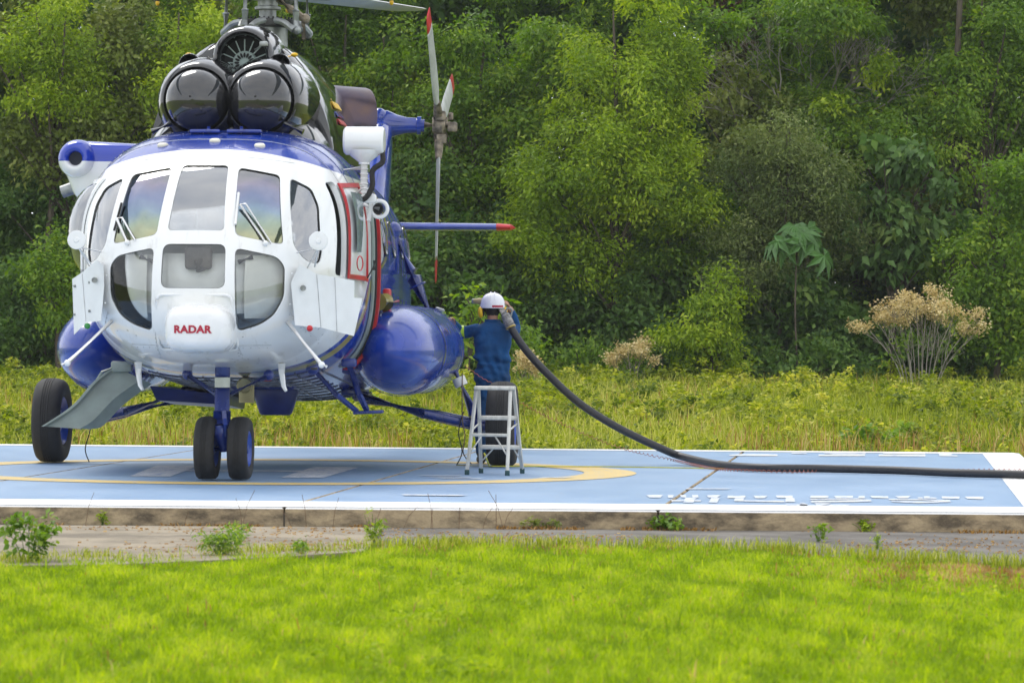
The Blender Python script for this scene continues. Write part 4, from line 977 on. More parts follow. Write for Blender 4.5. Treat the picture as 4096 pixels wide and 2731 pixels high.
# radar dome with lettering
m = MB(); S = []
for k in range(13):
    t = k/12; y_ = -1.02-.30*math.sin(t*PI/2); q = math.cos(t*PI/2)**.38 if k < 12 else .02
    S.append([(.065+.30*q*math.copysign(abs(math.cos(a))**(2/3.4), math.cos(a)), y_+.12*0, 1.35+.215*q*math.copysign(abs(math.sin(a))**(2/3.4), math.sin(a))) for a in [2*PI*i/48 for i in range(48)]])
S.insert(0, [(x, -.80, z) for x, _, z in S[0]]); m.loft(S); radome = m.build('radar_dome', pm('radome_white', (.80, .80, .80), .28, var=.02, coat=.3), heli, smooth=60)
m = MB(); Q = rounded([(-.31, 1.645), (.335, 1.645), (.36, 1.18), (-.33, 1.18)], .06, 4)
front = [on_nose(x, z, .012) for x, z in Q]; m.tube(front+[front[0]], .012, 6); m.build('radome_flange', white, heli)
cu = bpy.data.curves.new('t', 'FONT'); cu.body = 'RADAR'; cu.size = .088; cu.extrude = .002; cu.offset = .004; cu.align_x = 'CENTER'; cu.space_character = 1.06
to = bpy.data.objects.new('t', cu); COL.objects.link(to); dg = bpy.context.evaluated_depsgraph_get(); me = bpy.data.meshes.new_from_object(to.evaluated_get(dg)); bpy.data.objects.remove(to, do_unlink=True)
rb = BVHTree.FromPolygons([v.co for v in radome.data.vertices], [list(p.vertices) for p in radome.data.polygons])
for v in me.vertices:
    x, z, e = v.co.x*1.08+.045, v.co.y+1.315, v.co.z
    h = rb.ray_cast(Vector((x, -3, z)), Vector((0, 1, 0)))[0]; v.co = (x, (h.y if h else -1.32)-.003-e, z)
link('radar_lettering', me, pm('red_lettering', (.42, .01, .04), .5), radome)

# deflector plates, probes, mirrors, wipers
PR = [(.896,-.78,1.921),(1.026,-.62,1.836),(1.321,-.3,1.785),(1.321,-.3,1.635),(1.387,-.25,1.632),(1.319,-.3,1.296),(1.068,-.6,1.368),(.863,-.8,1.386),(.824,-.8,1.753)]
PLs = [(-.887,-.78,1.948),(-.825,-.8,1.898),(-.814,-.82,1.725),(-.841,-.82,1.415),(-1.015,-.6,1.399),(-1.15,-.45,1.293),(-1.179,-.4,1.784),(-1.063,-.55,1.84)]
def facet(P, parts, nm):
    m = MB()
    for idx in parts: m.prism([P[i] for i in idx], (0, .014, 0))
    for i in range(0, len(P), 1):
        q = Vector(P[i]).lerp(Vector(P[(i+1) % len(P)]), .5); m.ball((q.x*.97, q.y-.004, q.z), .007, 6, 4)
    return m.build(nm, pm('plate_white', (.74, .76, .77), .4, var=.03), heli, smooth=25)
def grooves(par, L_):
    m = MB()
    for a, b in L_: m.tube([a, b], .0028, 5)
    m.build('panel_joint', pm('joint_grey', (.60, .61, .62), .6), par)
pR = facet(PR, [(0, 1, 6, 7, 8), (1, 2, 3, 4, 5, 6)], 'deflector_plate'); pL = facet(PLs, [(0, 1, 2, 3, 4, 7), (7, 4, 5, 6)], 'deflector_plate')
grooves(pR, [((1.03, -.628, 1.83), (1.066, -.606, 1.37)), ((1.17, -.474, 1.81), (1.19, -.462, 1.335))]); grooves(pL, [((-1.06, -.558, 1.83), (-1.015, -.606, 1.41))])
for sg in (1, -1):
    for z_ in (1.5, 1.75):
        for a, b in (((sg*.98, -.66, z_), (sg*.88, -.55, z_+.02)), ((sg*1.15, -.46, z_-.03), (sg*1.05, -.30, z_))): m = MB(); m.tube([a, b], .012, 7); m.build('plate_stay', greymetal, pR if sg > 0 else pL)
for pl, c in ((pR, (.93, -.775, 1.71)), (pL, (-.91, -.765, 1.77))):
    m = MB(); m.lathe(c, (0, -1, 0), [(0, .026), (.012, .026), (.012, .018), (.002, .017), (.002, .001)], 18); m.build('plate_eyelet', greymetal, pl)
for sg in (1, -1):
    m = MB(); m.tube([on_nose(sg*.78, 1.42, -.03), (sg*1.10, -.92, 1.06)], [.022, .02], 10); m.ball((sg*1.115, -.93, 1.045), .03, 10, 8); m.tube([(sg*1.1, -.92, 1.06), (sg*1.16, -.95, 1.03)], .014, 8); m.build('static_probe', white, heli)
    c = (sg*1.063+.0, -.8, 2.12); m = MB(); m.lathe(c, (sg*.12, -1, 0), [(-.03, .03), (-.015, .075), (0, .084), (.012, .082), (.014, .070), (.012, .025), (.024, .02), (.024, .001)], 30)
    mir = m.build('mirror', white, heli); m = MB()
    for q in ((sg*.86, -.70, 2.02), (sg*1.0, -.55, 1.90), (sg*.93, -.62, 1.86)): m.tube([(c[0], c[1]+.03, c[2]-.05 if q[2] < 2 else c[2]-.06), q], .008, 6)
    m.build('mirror_bracket', white, mir)
    m = MB(); b0 = on_nose(sg*.60, 2.09, .02); t0 = on_nose(sg*.36 if sg > 0 else sg*.72, 2.42 if sg > 0 else 2.30, .03); b1 = on_nose(sg*.645, 2.09, .02) if sg > 0 else on_nose(-.53, 2.11, .02); t1 = t0+Vector((.05, 0, .005))
    m.tube([b0, t0], .011, 7); m.tube([b1, t1], .009, 7); m.tube([t0, t1], .007, 6); m.ball(b0, .025, 10, 7)
    wip = m.build('wiper_arm', white, heli); m = MB()
    A_, B_ = (on_nose(.335, 2.53, .02), on_nose(.338, 2.25, .02)) if sg > 0 else (on_nose(-.70, 2.44, .018), on_nose(-.735, 2.2, .02))
    m.tube([A_, B_], .012, 6); m.build('wiper_blade', rubber if sg < 0 else white, wip)
    m = MB(); m.ball((sg*.99, -.78, 1.36) if sg > 0 else (-1.0, -.62, 1.37), .028, 12, 8); m.build('navigation_light', red if sg > 0 else pm('green_lens', (.03, .25, .05), .2), pR if sg > 0 else pL)
    m = MB(); x0 = -.69 if sg < 0 else .61; m.tube([(x0, .2, 1.05), (x0, .22, .95), (x0+.02, .2, .84), (x0+.045, .18, .80)], [.035, .026, .02, .014], 8); m.build('blade_antenna', white, heli)
for x, z in ((-.474, 2.989), (-.012, 3.033), (.409, 2.986)):
    h = BVH.ray_cast(Vector((x, -3, z)), Vector((0, 1, 0)))[0]; m = MB(); m.lathe(h+Vector((0, .02, -.015)), (0, -.25, 1), [(0, .05), (.03, .05), (.042, .04), (.045, .001)], 20); m.build('roof_antenna', pm('cream_cap', (.72, .70, .60), .4), nose)
m = MB()
for x0, x1 in ((-.30, -.02), (.04, .36)): m.box(((x0+x1)/2, .62, 3.15), (x1-x0, .1, .035), bev=.012)
for x in (-.12, .18): m.tube([(x, .56, 3.15), (x, .56, 3.19)], .015, 8)
m.build('roof_step', blue, nose)

# searchlight drum on its bracket
m = MB(); m.lathe((1.09, .8, 3.075), (1, 0, 0), [(0, .001), (0, .11), (.02, .13), (.35, .13), (.37, .115), (.37, .001)], 30); sl = m.build('searchlight', white, heli)
m = MB(); m.lathe((1.275, .8, 2.99), (0, 0, -1), [(0, .15), (.05, .13), (.11, .05), (.13, .05), (.13, .001)], 18); m.build('lamp_mount', white, sl)
m = MB(); m.tube([(1.275, .8, 2.87), (1.275, .8, 2.60)], .032, 10); m.tube([(1.25, .8, 2.83), (1.0, .8, 2.80)], .02, 8); m.tube([(1.275, .8, 2.66), (1.14, .8, 2.52)], .02, 8); m.box((1.30, .8, 2.55), (.18, .1, .08), bev=.02)
for k in range(5): m.torus((1.275, .8, 2.82-.045*k), (0, 0, 1), .034, .006, 14, 5)
m.build('bracket', white, sl)
m = MB(); m.tube(smoothpts([(1.44, .78, 2.98), (1.45, .74, 2.88), (1.36, .74, 2.80), (1.36, .72, 2.66), (1.30, .70, 2.55), (1.2, .70, 2.53), (1.12, .72, 2.60), (1.11, .75, 2.68)], 5), .026, 8); m.build('cable', rubber, sl)
m = MB(); m.torus((1.40, .95, 2.46), (0, -1, 0), .075, .018, 22, 8); m.tube([(1.33, .95, 2.55), (1.31, .9, 2.35)], .022, 8); m.tube([(1.40, .97, 2.46), (1.25, .97, 2.5)], .02, 7); ring_ = m.build('lamp_ring', white, sl)
m = MB(); m.lathe((1.385, .95, 2.46), (0, -1, 0), [(-.05, .05), (.0, .055), (.005, .045), (-.02, .02), (-.02, .001)], 16); m.build('dark_lens', rubber, ring_)

# skin joints and rivet rows
seamm = pm('skin_joint', (.42, .43, .44), .5); rivm = pm('rivet_grey', (.36, .37, .38), .5)
JP = [[on_nose(x, 1.20+.02*abs(x), .001) for x in np.linspace(-.62, .62, 40)], [on_nose(x, 2.885-.10*x*x, .001) for x in np.linspace(-.75, .75, 40)]]
for sg in (1, -1):
    JP.append([on_nose(sg*(.345+.02*k/12), 1.32-.20*k/12, .001) for k in range(13)]); JP.append([on_nose(sg*(.80+.14*k/12), 1.50-.22*k/12, .001) for k in range(13)])
riv = MB()
for P in JP:
    m = MB(); m.tube(P, .0022, 4); m.build('skin_joint', seamm, nose)
    for q in P[::2]:
        for dz in (-.022, .022): riv.ball((q.x, q.y-.002, q.z+dz), .0045, 6, 4)
for y in (.32, .62, .95):
    P = [Vector(p) for p in section(y, .001, 120) if p[2] > 2.3]; P.sort(key=lambda p: p.x); m = MB(); m.tube(P, .003, 4); m.build('skin_joint', navy if y > .5 else seamm, nose)
    for q in P[::2]: riv.ball((q.x, q.y-.03, q.z+.002), .0045, 6, 4)
o = riv.build('rivets', rivm, nose); o['kind'] = 'stuff'
riv = MB()
for y in np.arange(1.9, 5.2, .42):
    P = [Vector(p) for p in section(y, .001, 110) if p[2] > 1.1 and p[0] > 0]; m = MB(); m.tube(P, .003, 4); m.build('skin_joint', navy, cabin)
    for q in P: riv.ball((q.x, q.y-.03, q.z), .006, 6, 4)
o = riv.build('rivets', navy, cabin); o['kind'] = 'stuff'
# engine cowling
def arch(y, hw, zt, zb=2.95, n=30, e=1.9):
    return [(hw*math.copysign(abs(math.cos(t))**(2/e), math.cos(t)), y, zb+(zt-zb)*abs(math.sin(t))**(2/e)) for t in [PI*i/(n-1) for i in range(n)]]
m = MB(); A_ = [(1.12, .74, 3.38), (1.25, .80, 3.46), (1.45, .84, 3.52), (1.66, .86, 3.58), (1.73, .865, 3.7), (1.735, .87, 4.06), (1.80, .88, 4.11), (2.1, .90, 4.15), (2.8, .92, 4.16), (3.6, .92, 4.14), (4.6, .90, 4.06), (5.6, .74, 3.85), (6.6, .45, 3.5), (7.6, .25, 3.05)]
m.loft([arch(*a) for a in A_], cap=False, closed=False); m.add(arch(*A_[0]), [tuple(range(30))]); cowl = m.build('engine_cowling', black, heli, smooth=45)
for sg in (1, -1):
    c0 = (sg*.30, 0, 3.455); m = MB(); m.lathe((c0[0], 1.0, c0[2]), (0, 1, 0), [(.04, .29), (.0, .296), (-.022, .308), (-.015, .326), (.03, .35), (.12, .385), (.3, .42), (.8, .45)], 44); m.build('intake_lip', black, cowl, smooth=60)
    m = MB(); m.lathe((c0[0], 1.0, c0[2]), (0, 1, 0), [(-.27*math.cos(t), .290*math.sin(t)) for t in [PI/2*i/16 for i in range(17)]]+[(.1, .288)], 44); d_ = m.build('intake_dome', pm('dome_black_gloss', (.02, .02, .022), .06, var=.05, coat=.8, rv=.02), cowl, smooth=60)
    m = MB(); m.ball((c0[0]-.02, .732, c0[2]+.02), .011, 10, 6); m.build('dome_bolt', darkmetal, d_)
    m = MB(); m.tube([(sg*.52, .92, 3.24), (sg*.70, .90, 3.16)], [.03, .03], 10); m.build('drain_pipe', black, cowl)
    m = MB(); m.lathe((sg*.42, 1.35, 3.80), (0, -1, .15), [(-.25, .05), (-.1, .10), (.03, .11), (.05, .10), (.03, .085), (-.1, .07), (-.1, .001)], 24); m.build('vent_scoop', black, cowl)
    # exhaust
    ax = Vector((sg*.86, .48, -.10)); m = MB(); m.lathe((sg*.30, 4.05, 3.47), ax, [(0, .36), (.35, .375), (.60, .39), (.625, .385), (.60, .36), (.2, .33), (.2, .001)], 40)
    ex = pm('heat_tinted_steel', (.13, .085, .07), .3, .85, col2=(.05, .05, .10), scale=2.6, rv=.1); m.build('exhaust_pipe', ex, heli, smooth=50)
    for k, (y_, z_) in enumerate(((1.75, 3.93), (2.1, 3.72), (2.4, 3.55))):
        q = Vector((sg*(.50+.12*k), y_, z_)); m = MB(); m.ball(q, (.035, .03, .022), 10, 6); m.tube([q, q+Vector((-sg*.06, 0, -.02))], .012, 6); m.build('yellow_latch', yellow, cowl)
m = MB(); m.lathe((.05, 1.50, 3.885), (0, 1, 0), [(.20, .20), (.08, .205), (.0, .222), (-.025, .245), (-.012, .27), (.06, .292), (.25, .33), (.5, .35)], 44); fsh = m.build('fan_shroud', black, cowl, smooth=60)
m = MB(); m.lathe((.05, 1.69, 3.885), (0, -1, 0), [(0, .215), (.0, .001)], 36); m.build('fan_backing', pm('fan_dark', (.012, .014, .014), .8), fsh)
m = MB(); m.lathe((.05, 1.62, 3.845), (0, -1, 0), [(-.08, .115), (.0, .113), (.01, .10), (.01, .035), (.02, .033), (.02, .001)], 32)
fan = m.build('fan_hub', pm('fan_pale_green', (.30, .38, .36), .4), fsh)
sp_ = None
for k in range(16):
    a = 2*PI*k/16
    if sp_ is None:
        m = MB(); m.box((.165, 0, 0), (.11, .012, .01)); sp_ = m.build('fan_spoke', MATS['fan_pale_green'], fan, smooth=0); o = sp_
        m = MB(); m.ball((.072, -.012, 0), (.024, .004, .011), 10, 6); sl_ = m.build('fan_slot', MATS['fan_dark'], fan); q = sl_
    else:
        o = sp_.copy(); COL.objects.link(o); q = sl_.copy(); COL.objects.link(q)
    o.location = q.location = (.05, 1.61, 3.845); o.rotation_euler = q.rotation_euler = (0, a, 0)
m = MB(); m.tube([(.23, 1.46, 4.0), (.17, 1.44, 3.95)], .012, 7); m.box((.25, 1.47, 4.01), (.08, .06, .05), bev=.015); m.build('sensor_probe', greymetal, fsh)
# small national-colour stripes on the cowling flank
for i, (mt, z_) in enumerate(((yellow, 3.50), (blue, 3.41), (red, 3.34))):
    m = MB(); hw = .90*(1-((z_-2.95)/1.2)**1.9)**(1/1.9); m.box((hw+.016, 2.55, z_), (.012, .5, .075 if i == 0 else .055), Matrix.Rotation(-.55, 3, 'Y')); m.build('flag_stripe', mt, cowl, smooth=0)

# main rotor: mast, swashplate, hub, five blades
m = MB(); m.lathe((-.03, 3.7, 4.05), (0, 0, 1), [(0, .20), (.30, .20), (.31, .085), (.47, .085), (.475, .13), (.50, .13), (.51, .10), (.56, .10), (.60, .24), (.78, .24), (.80, .1), (.8, .001)], 30); rot = m.build('main_rotor', greymetal, heli)
m = MB(); m.lathe((-.03, 3.7, 4.38), (0, 0, 1), [(-.05, .12), (-.03, .28), (.0, .285), (.04, .275), (.05, .12)], 40)
for k in range(40): a = 2*PI*k/40; m.ball((-.03+.285*math.cos(a), 3.7+.265*math.sin(a), 4.43), .011, 6, 4)
m.build('swashplate_ring', darkmetal, rot)
B0 = math.radians(88.6)              # azimuth of the aft blade
star = MB(); 
for k in range(5):
    a = B0 + 2*PI*k/5 + math.radians(14); d = Vector((math.cos(a), math.sin(a), 0)); s = Vector((-d.y, d.x, 0)); c0 = Vector((-.03, 3.7, 4.37))
    for q in (-.07, .07):
        star.tube(smoothpts([c0+d*.22+s*q*1.6+Vector((0, 0, .03)), c0+d*.34+s*q*1.2+Vector((0, 0, .005)), c0+d*.44+s*q*.6+Vector((0, 0, -.07))], 4), .034, 8)
    star.ball(c0+d*.44+Vector((0, 0, -.07)), .045, 10, 7)
    m = MB(); p0 = c0+d*.43+Vector((0, 0, -.06)); p1 = c0+d*.42+Vector((0, 0, .34)); m.tube([p0, p0.lerp(p1, .42)], .034, 10); m.tube([p0.lerp(p1, .42), p1], .023, 8); m.torus(p0.lerp(p1, .45), p1-p0, .028, .01, 12, 5); m.build('pitch_rod', greymetal, rot)
star.build('swashplate_star', greymetal, rot)
m = MB(); m.tube([(.10, 3.55, 4.62), (.22, 3.52, 4.52), (.36, 3.5, 4.42)], [.04, .04, .035], 9); m.ball((.37, 3.5, 4.42), .05, 10, 8); m.tube([(.35, 3.5, 4.42), (.35, 3.55, 4.22)], .02, 7); m.build('scissor_link', pm('tan_grease_metal', (.30, .25, .18), .5, .3, var=.3), rot)
bladem = pm('rotor_blade_grey', (.50, .51, .50), .45, var=.08)
for k in range(5):
    a = B0 + 2*PI*k/5; d = Vector((math.cos(a), math.sin(a), .071)).normalized(); s = Vector((-math.sin(a), math.cos(a), 0)); up_ = Vector((0, 0, 1)); c0 = Vector((-.03, 3.7, 4.70))
    m = MB(); m.tube([c0+d*.2, c0+d*.55, c0+d*.9, c0+d*1.5], [.10, .085, .075, .06], 12); m.box(c0+d*.55, (.22, .22, .2), Matrix.Rotation(a, 3, 'Z'), bev=.03); m.box(c0+d*.95+Vector((0, 0, -.06)), (.3, .16, .08), Matrix.Rotation(a, 3, 'Z'), bev=.02)
    m.ball(c0+d*1.25+Vector((0, 0, -.1)), (.03, .03, .05), 8, 6); arm = m.build('blade_grip', darkmetal, rot)
    m = MB(); m.ball(c0+d*1.25+Vector((0, 0, -.16)), (.022, .022, .03), 8, 6); m.build('grip_indicator', yellow, arm)
    m = MB(); S = []
    for r_, ch, th, pit in ((1.4, .14, .09, .1), (1.7, .40, .07, .12), (2.2, .52, .06, .12), (6, .52, .055, .07), (10.3, .52, .045, .03), (10.6, .44, .02, .03)):
        p = c0+d*r_; ring2 = []
        for j in range(12):
            t = 2*PI*j/12; x = math.cos(t); q = math.sin(t)*(1-.35*x*.8)
            ring2.append(p + s*(x*ch/2-.06) + (up_*q*th/2) + up_*(-x*ch/2*math.sin(pit)))
        S.append(ring2)
    m.loft(S); m.build('rotor_blade', bladem, arm, smooth=50)

# heater pod (starboard)
def hull2(circs, y, f=1.0, cen=(-1.25, 2.83), n=40):
    out = []
    for i in range(n):
        a = 2*PI*i/n; d = (math.cos(a), math.sin(a)); best = max(circs, key=lambda c: c[0]*d[0]+c[1]*d[1]+c[2]); px, pz = best[0]+best[2]*d[0], best[1]+best[2]*d[1]
        out.append((cen[0]+(px-cen[0])*f, y, cen[1]+(pz-cen[1])*f))
    return out
CI = [(-1.49, 2.93, .19), (-1.40, 2.72, .20), (-1.0, 2.86, .235), (-1.0, 2.66, .2)]
CT = [(c[0], c[1], c[2]) for c in CI]
m = MB(); m.loft([hull2(CT, y, f) for y, f in ((1.42, .55), (1.44, .76), (1.5, .90), (1.6, .97), (1.8, 1.0), (3.2, 1.0), (3.6, .9), (4.0, .55))]); pod = m.build('heater_pod', twotone('pod_two_tone', 2.91), heli, smooth=50)
m = MB(); m.lathe((-1.50, 1.36, 2.935), (0, -1, 0), [(-.2, .185), (-.08, .178), (.0, .155), (.04, .125), (.05, .10), (.04, .078), (.0, .065), (-.12, .06)], 32); m.build('intake_scoop', MATS.get('x') or twotone('scoop_two_tone', 2.91), pod, smooth=60)
m = MB(); m.lathe((-1.50, 1.395, 2.935), (0, -1, 0), [(0, .066), (0, .001)], 20); m.build('intake_throat', pm('throat_dark', (.006, .01, .03), .6), pod)
m = MB(); m.lathe((-1.60, 2.2, 2.72), (-1, 0, -.35), [(0, .06), (.2, .06), (.2, .05), (.1, .045), (.1, .001)], 18); m.build('exhaust_stub', greymetal, pod)
m = MB()
for k in range(5): m.torus((-1.19-.012*k, 1.35+.02*k, 2.66-.018*k), (.6, 0, .7), .05, .012, 14, 6)
m.build('red_bellows', pm('faded_red_bellows', (.35, .10, .07), .7), pod)

# external fuel tanks
for sg in (1, -1):
    m = MB(); S = []
    for y, f in ((1.52, .02), (1.54, .20), (1.62, .42), (1.80, .66), (2.05, .83), (2.4, .945), (2.85, 1.0), (4.3, 1.0), (4.7, .95), (5.0, .83), (5.2, .62), (5.32, .35), (5.36, .03)):
        S.append([(sg*(1.42+.455*f*math.cos(a)), y, 1.165+.435*f*math.sin(a)) for a in [2*PI*i/44 for i in range(44)]])
    m.loft(S); tank = m.build('fuel_tank', tankblue, heli, smooth=60)
    for y in (2.6, 4.4):
        m = MB(); m.add(*(lambda P: (P[0], P[1]))(([(sg*(1.42+(.4575+.004*j)*math.cos(a)), y+.05*i, 1.165+(.4375+.004*j)*math.sin(a)) for i, j in ((0, 0), (0, 1), (1, 1), (1, 0)) for a in [2*PI*k/44 for k in range(44)]], [(i*44+k, i*44+(k+1) % 44, ((i+1) % 4)*44+(k+1) % 44, ((i+1) % 4)*44+k) for i in range(4) for k in range(44)])))
        m.build('tank_strap', tankblue, tank)
    m = MB(); m.lathe((sg*1.62, 4.55, 1.56), (sg*.3, 0, 1), [(0, .05), (.02, .05), (.03, .035), (.03, .001)], 16); m.build('filler_cap', greymetal, tank)
    m = MB(); S = [[(sg*(1.0+.22*math.cos(a)), y, 1.25+.32*math.sin(a)) for a in [2*PI*i/24 for i in range(24)]] for y in (2.1, 2.3, 4.8, 5.0)]; m.loft(S); m.build('tank_fairing', blue, heli)

# landing gear
def wheel(c, R, w, parent, hubm):
    m = MB(); prof = [(-.36*w, R*.52), (-.46*w, R*.62), (-.5*w, R*.78), (-.47*w, R*.90), (-.36*w, R*.965), (-.2*w, R*.992)]
    gv = []
    for g_ in (-.12, -.04, .04, .12): gv += [(w*(g_-.012), R), (w*(g_-.008), R*.982), (w*(g_+.008), R*.982), (w*(g_+.012), R)]
    m.lathe(c, (1, 0, 0), prof+gv+[(-a, b) for a, b in prof[::-1]], 56); ty = m.build('tyre', rubber, parent, smooth=60)
    ty.data.transform(Matrix.Identity(4))
    for v in ty.data.vertices:            # contact patch
        if v.co.z < .012: v.co.z = .012
    m = MB()
    for sg in (1, -1): m.lathe(c, (sg, 0, 0), [(.40*w, R*.56), (.43*w, R*.53), (.30*w, R*.46), (.20*w, R*.30), (.28*w, R*.26), (.34*w, R*.14), (.38*w, R*.13), (.38*w, .001)], 32)
    for k in range(8):
        for sg in (1, -1): a = 2*PI*k/8; m.ball((c[0]+sg*.24*w, c[1]+R*.38*math.cos(a), c[2]+R*.38*math.sin(a)), R*.035, 6, 4)
    m.build('rim', hubm, ty)
hubm = pm('blue_wheel_hub', (.02, .07, .38), .35, var=.2)
for sg in (1, -1):
    m = MB(); T, Bt = Vector((sg*1.17, 4.3, 2.36)), Vector((sg*2.0, 4.3, .52)); q = T.lerp(Bt, .22)
    m.tube([T, T.lerp(Bt, .06)], .06, 12); m.tube([T.lerp(Bt, .06), q], [.04, .055], 14); m.tube([q, q.lerp(Bt, .05)], .085, 16); m.tube([q.lerp(Bt, .05), T.lerp(Bt, .62)], .078, 18); m.tube([T.lerp(Bt, .62), T.lerp(Bt, .64)], .088, 18); m.tube([T.lerp(Bt, .64), Bt], [.066, .06], 16); m.torus(T.lerp(Bt, .3), Bt-T, .08, .012, 18, 6); m.ball(T, (.09, .12, .09), 12, 8)
    gear = m.build('main_gear_strut', navy, heli)
    m = MB()
    for u in (.70, .80): m.lathe(T.lerp(Bt, u), Bt-T, [(0, .067), (.09, .0665)], 18)
    m.build('white_band', strap_white, gear)
    m = MB(); m.tube([(sg*.90, 4.55, .66), (sg*1.6, 4.42, .50), (sg*2.06, 4.3, .41)], [.055, .06, .065], 14); m.tube([(sg*.85, 3.75, .72), (sg*1.5, 4.1, .53), (sg*2.0, 4.28, .42)], [.05, .05, .045], 12); m.tube([(sg*2.0, 4.3, .58), (sg*2.02, 4.28, .40), (sg*2.28, 4.28, .425)], [.07, .075, .06], 12); m.box((sg*.85, 4.5, .69), (.16, .3, .1), bev=.02); m.box((sg*.8, 3.75, .75), (.14, .24, .08), bev=.02)
    m.build('axle_beam', navy, gear)
    m = MB(); m.tube(smoothpts([(sg*1.9, 4.2, .55), (sg*1.86, 4.1, .35), (sg*1.9, 4.05, .15), (sg*1.85, 4.0, .02)], 5), .006, 5); m.build('static_wick', rubber, gear)
    wheel((sg*2.285, 4.28, .425), .43, .29, gear, hubm)
m = MB(); m.tube([(.1, .05, 1.05), (.1, .03, .62)], .068, 16); m.tube([(.1, .03, .62), (.1, .03, .46)], .078, 16); m.tube([(.1, .03, .46), (.08, .0, .40)], .06, 14); m.tube(smoothpts([(.08, .0, .5), (.09, .0, .42), (.12, .04, .33), (.13, .06, .27)], 4), [.075, .075, .072, .07, .068, .066, .065, .064, .062, .06, .058, .056, .055], 14); m.box((.06, -.0, .44), (.16, .14, .08), bev=.025)
for sg in (-1, 1):
    m.tube([(.1+sg*.04, .06, .76), (.1+sg*.36, .35, .93)], .028, 9); m.ball((.1+sg*.37, .36, .94), .05, 10, 7)
m.tube([(.13, -.05, .62), (.15, -.1, .5), (.14, -.03, .40)], .02, 8)
m.tube([(-.02, .06, .283), (.28, .06, .283)], .04, 12)
ng = m.build('nose_gear', navy, heli)
m = MB(); m.lathe((.1, .04, .92), (0, 0, -1), [(0, .0695), (.09, .0695)], 18); m.build('data_plate', pm('pale_label', (.55, .58, .50), .5), ng)
for x in (-.035, .265): wheel((x, .06, .283), .288, .185, ng, hubm)

# tail fin, gearbox, tail rotor, tailplane
def foil(le, te, z, th, x0, n=18):
    out = []
    for i in range(n):
        t = 2*PI*i/n; u = .5-.5*math.cos(t); s_ = 1 if t < PI else -1
        out.append((x0+s_*th*(1.6*math.sqrt(max(u, 0))*(1-u)*.8+.08*(1-u)), le+(te-le)*u, z))
    return out
m = MB(); m.loft([foil(10.6, 12.5, 2.45, .38, .12), foil(11.2, 12.75, 3.0, .36, .13), foil(11.9, 12.98, 3.6, .33, .12), foil(12.2, 13.05, 3.86, .30, .11), foil(12.4, 12.95, 3.93, .16, .11)]); fin = m.build('tail_fin', blue, heli, smooth=40)
m = MB(); m.lathe((-.18, 12.6, 3.90), (1, 0, -.02), [(0, .001), (.0, .06), (.1, .07), (.14, .15), (.25, .185), (.38, .18), (.5, .13), (.62, .10), (.74, .095), (.75, .115), (.80, .115), (.80, .08), (.84, .08), (.84, .001)], 26); m.ball((.1, 12.55, 3.98), (.12, .14, .12), 12, 8); m.build('tail_gearbox', blue, heli, smooth=50)
m = MB(); m.tube([(.62, 12.6, 3.895), (.98, 12.6, 3.89)], .05, 12); m.lathe((.76, 12.6, 3.89), (1, 0, 0), [(0, .001), (0, .1), (.05, .12), (.12, .12), (.16, .08), (.16, .001)], 18); m.box((1.0, 12.6, 3.87), (.12, .1, .12), bev=.02); m.box((.98, 12.6, 4.0), (.06, .06, .09), bev=.015)
tr = m.build('tail_rotor', pm('rotor_hub_tan', (.24, .20, .15), .5, .4, var=.4, scale=16), heli)
for ang in (-10, 110, 230):         # degrees from straight down, towards aft
    a = math.radians(ang); d = Vector((0, math.sin(a), -math.cos(a))); s = Vector((0, d.z, -d.y)); c0 = Vector((.84, 12.6, 3.89))
    m = MB(); m.tube([c0+d*.08, c0+d*.2, c0+d*.42], [.07, .06, .04], 10); m.box(c0+d*.17+Vector((.03, 0, 0)), (.12, .1, .12), bev=.02); gp = m.build('blade_grip', MATS['rotor_hub_tan'], tr)
    m = MB(); S = []; S2 = []
    for r_, ch, th in ((.40, .08, .05), (.55, .20, .04), (.9, .24, .034), (1.66, .24, .028), (1.70, .24, .028), (1.93, .22, .02), (1.96, .16, .008)):
        tw = .30-.10*r_; sec2 = []
        for j in range(12):
            t = 2*PI*j/12; x = math.cos(t); q = math.sin(t)*(1-.3*x)
            sec2.append(c0+d*r_+(s*math.cos(tw)+Vector((math.sin(tw), 0, 0)))*x*ch/2+(Vector((math.cos(tw), 0, 0))-s*math.sin(tw))*q*th/2)
        (S if r_ <= 1.66 else S2).append(sec2)
    m.loft(S); bl_ = m.build('tail_rotor_blade', pm('tail_blade_grey', (.42, .44, .42), .45, var=.1), gp, smooth=50)
    m = MB(); m.loft(S2); m.build('blade_tip', red, gp, smooth=50)
for sg in (1, -1):
    m = MB(); S = [[(sg*x, 10.95-.35*ch/.7+u, z) for u, z in [( -ch/2*math.cos(t)+.0, 2.585+.045*k_*math.sin(t)*(1+.5*math.cos(t))) for t in [2*PI*i/20 for i in range(20)]]] for x, ch, k_ in ((.25, .72, 1.1), (1.0, .64, 1.0), (1.72, .56, .9))]
    m.loft(S); st = m.build('tailplane', blue, heli, smooth=45)
    m = MB(); S = [[(sg*x, 10.95-.35*ch/.7+u, z) for u, z in [(-ch/2*math.cos(t), 2.585+.045*k_*math.sin(t)*(1+.5*math.cos(t))) for t in [2*PI*i/20 for i in range(20)]]] for x, ch, k_ in ((1.722, .56, .9), (1.88, .50, .7), (1.91, .3, .2))]; m.loft(S); m.build('tailplane_tip', red, st, smooth=45)

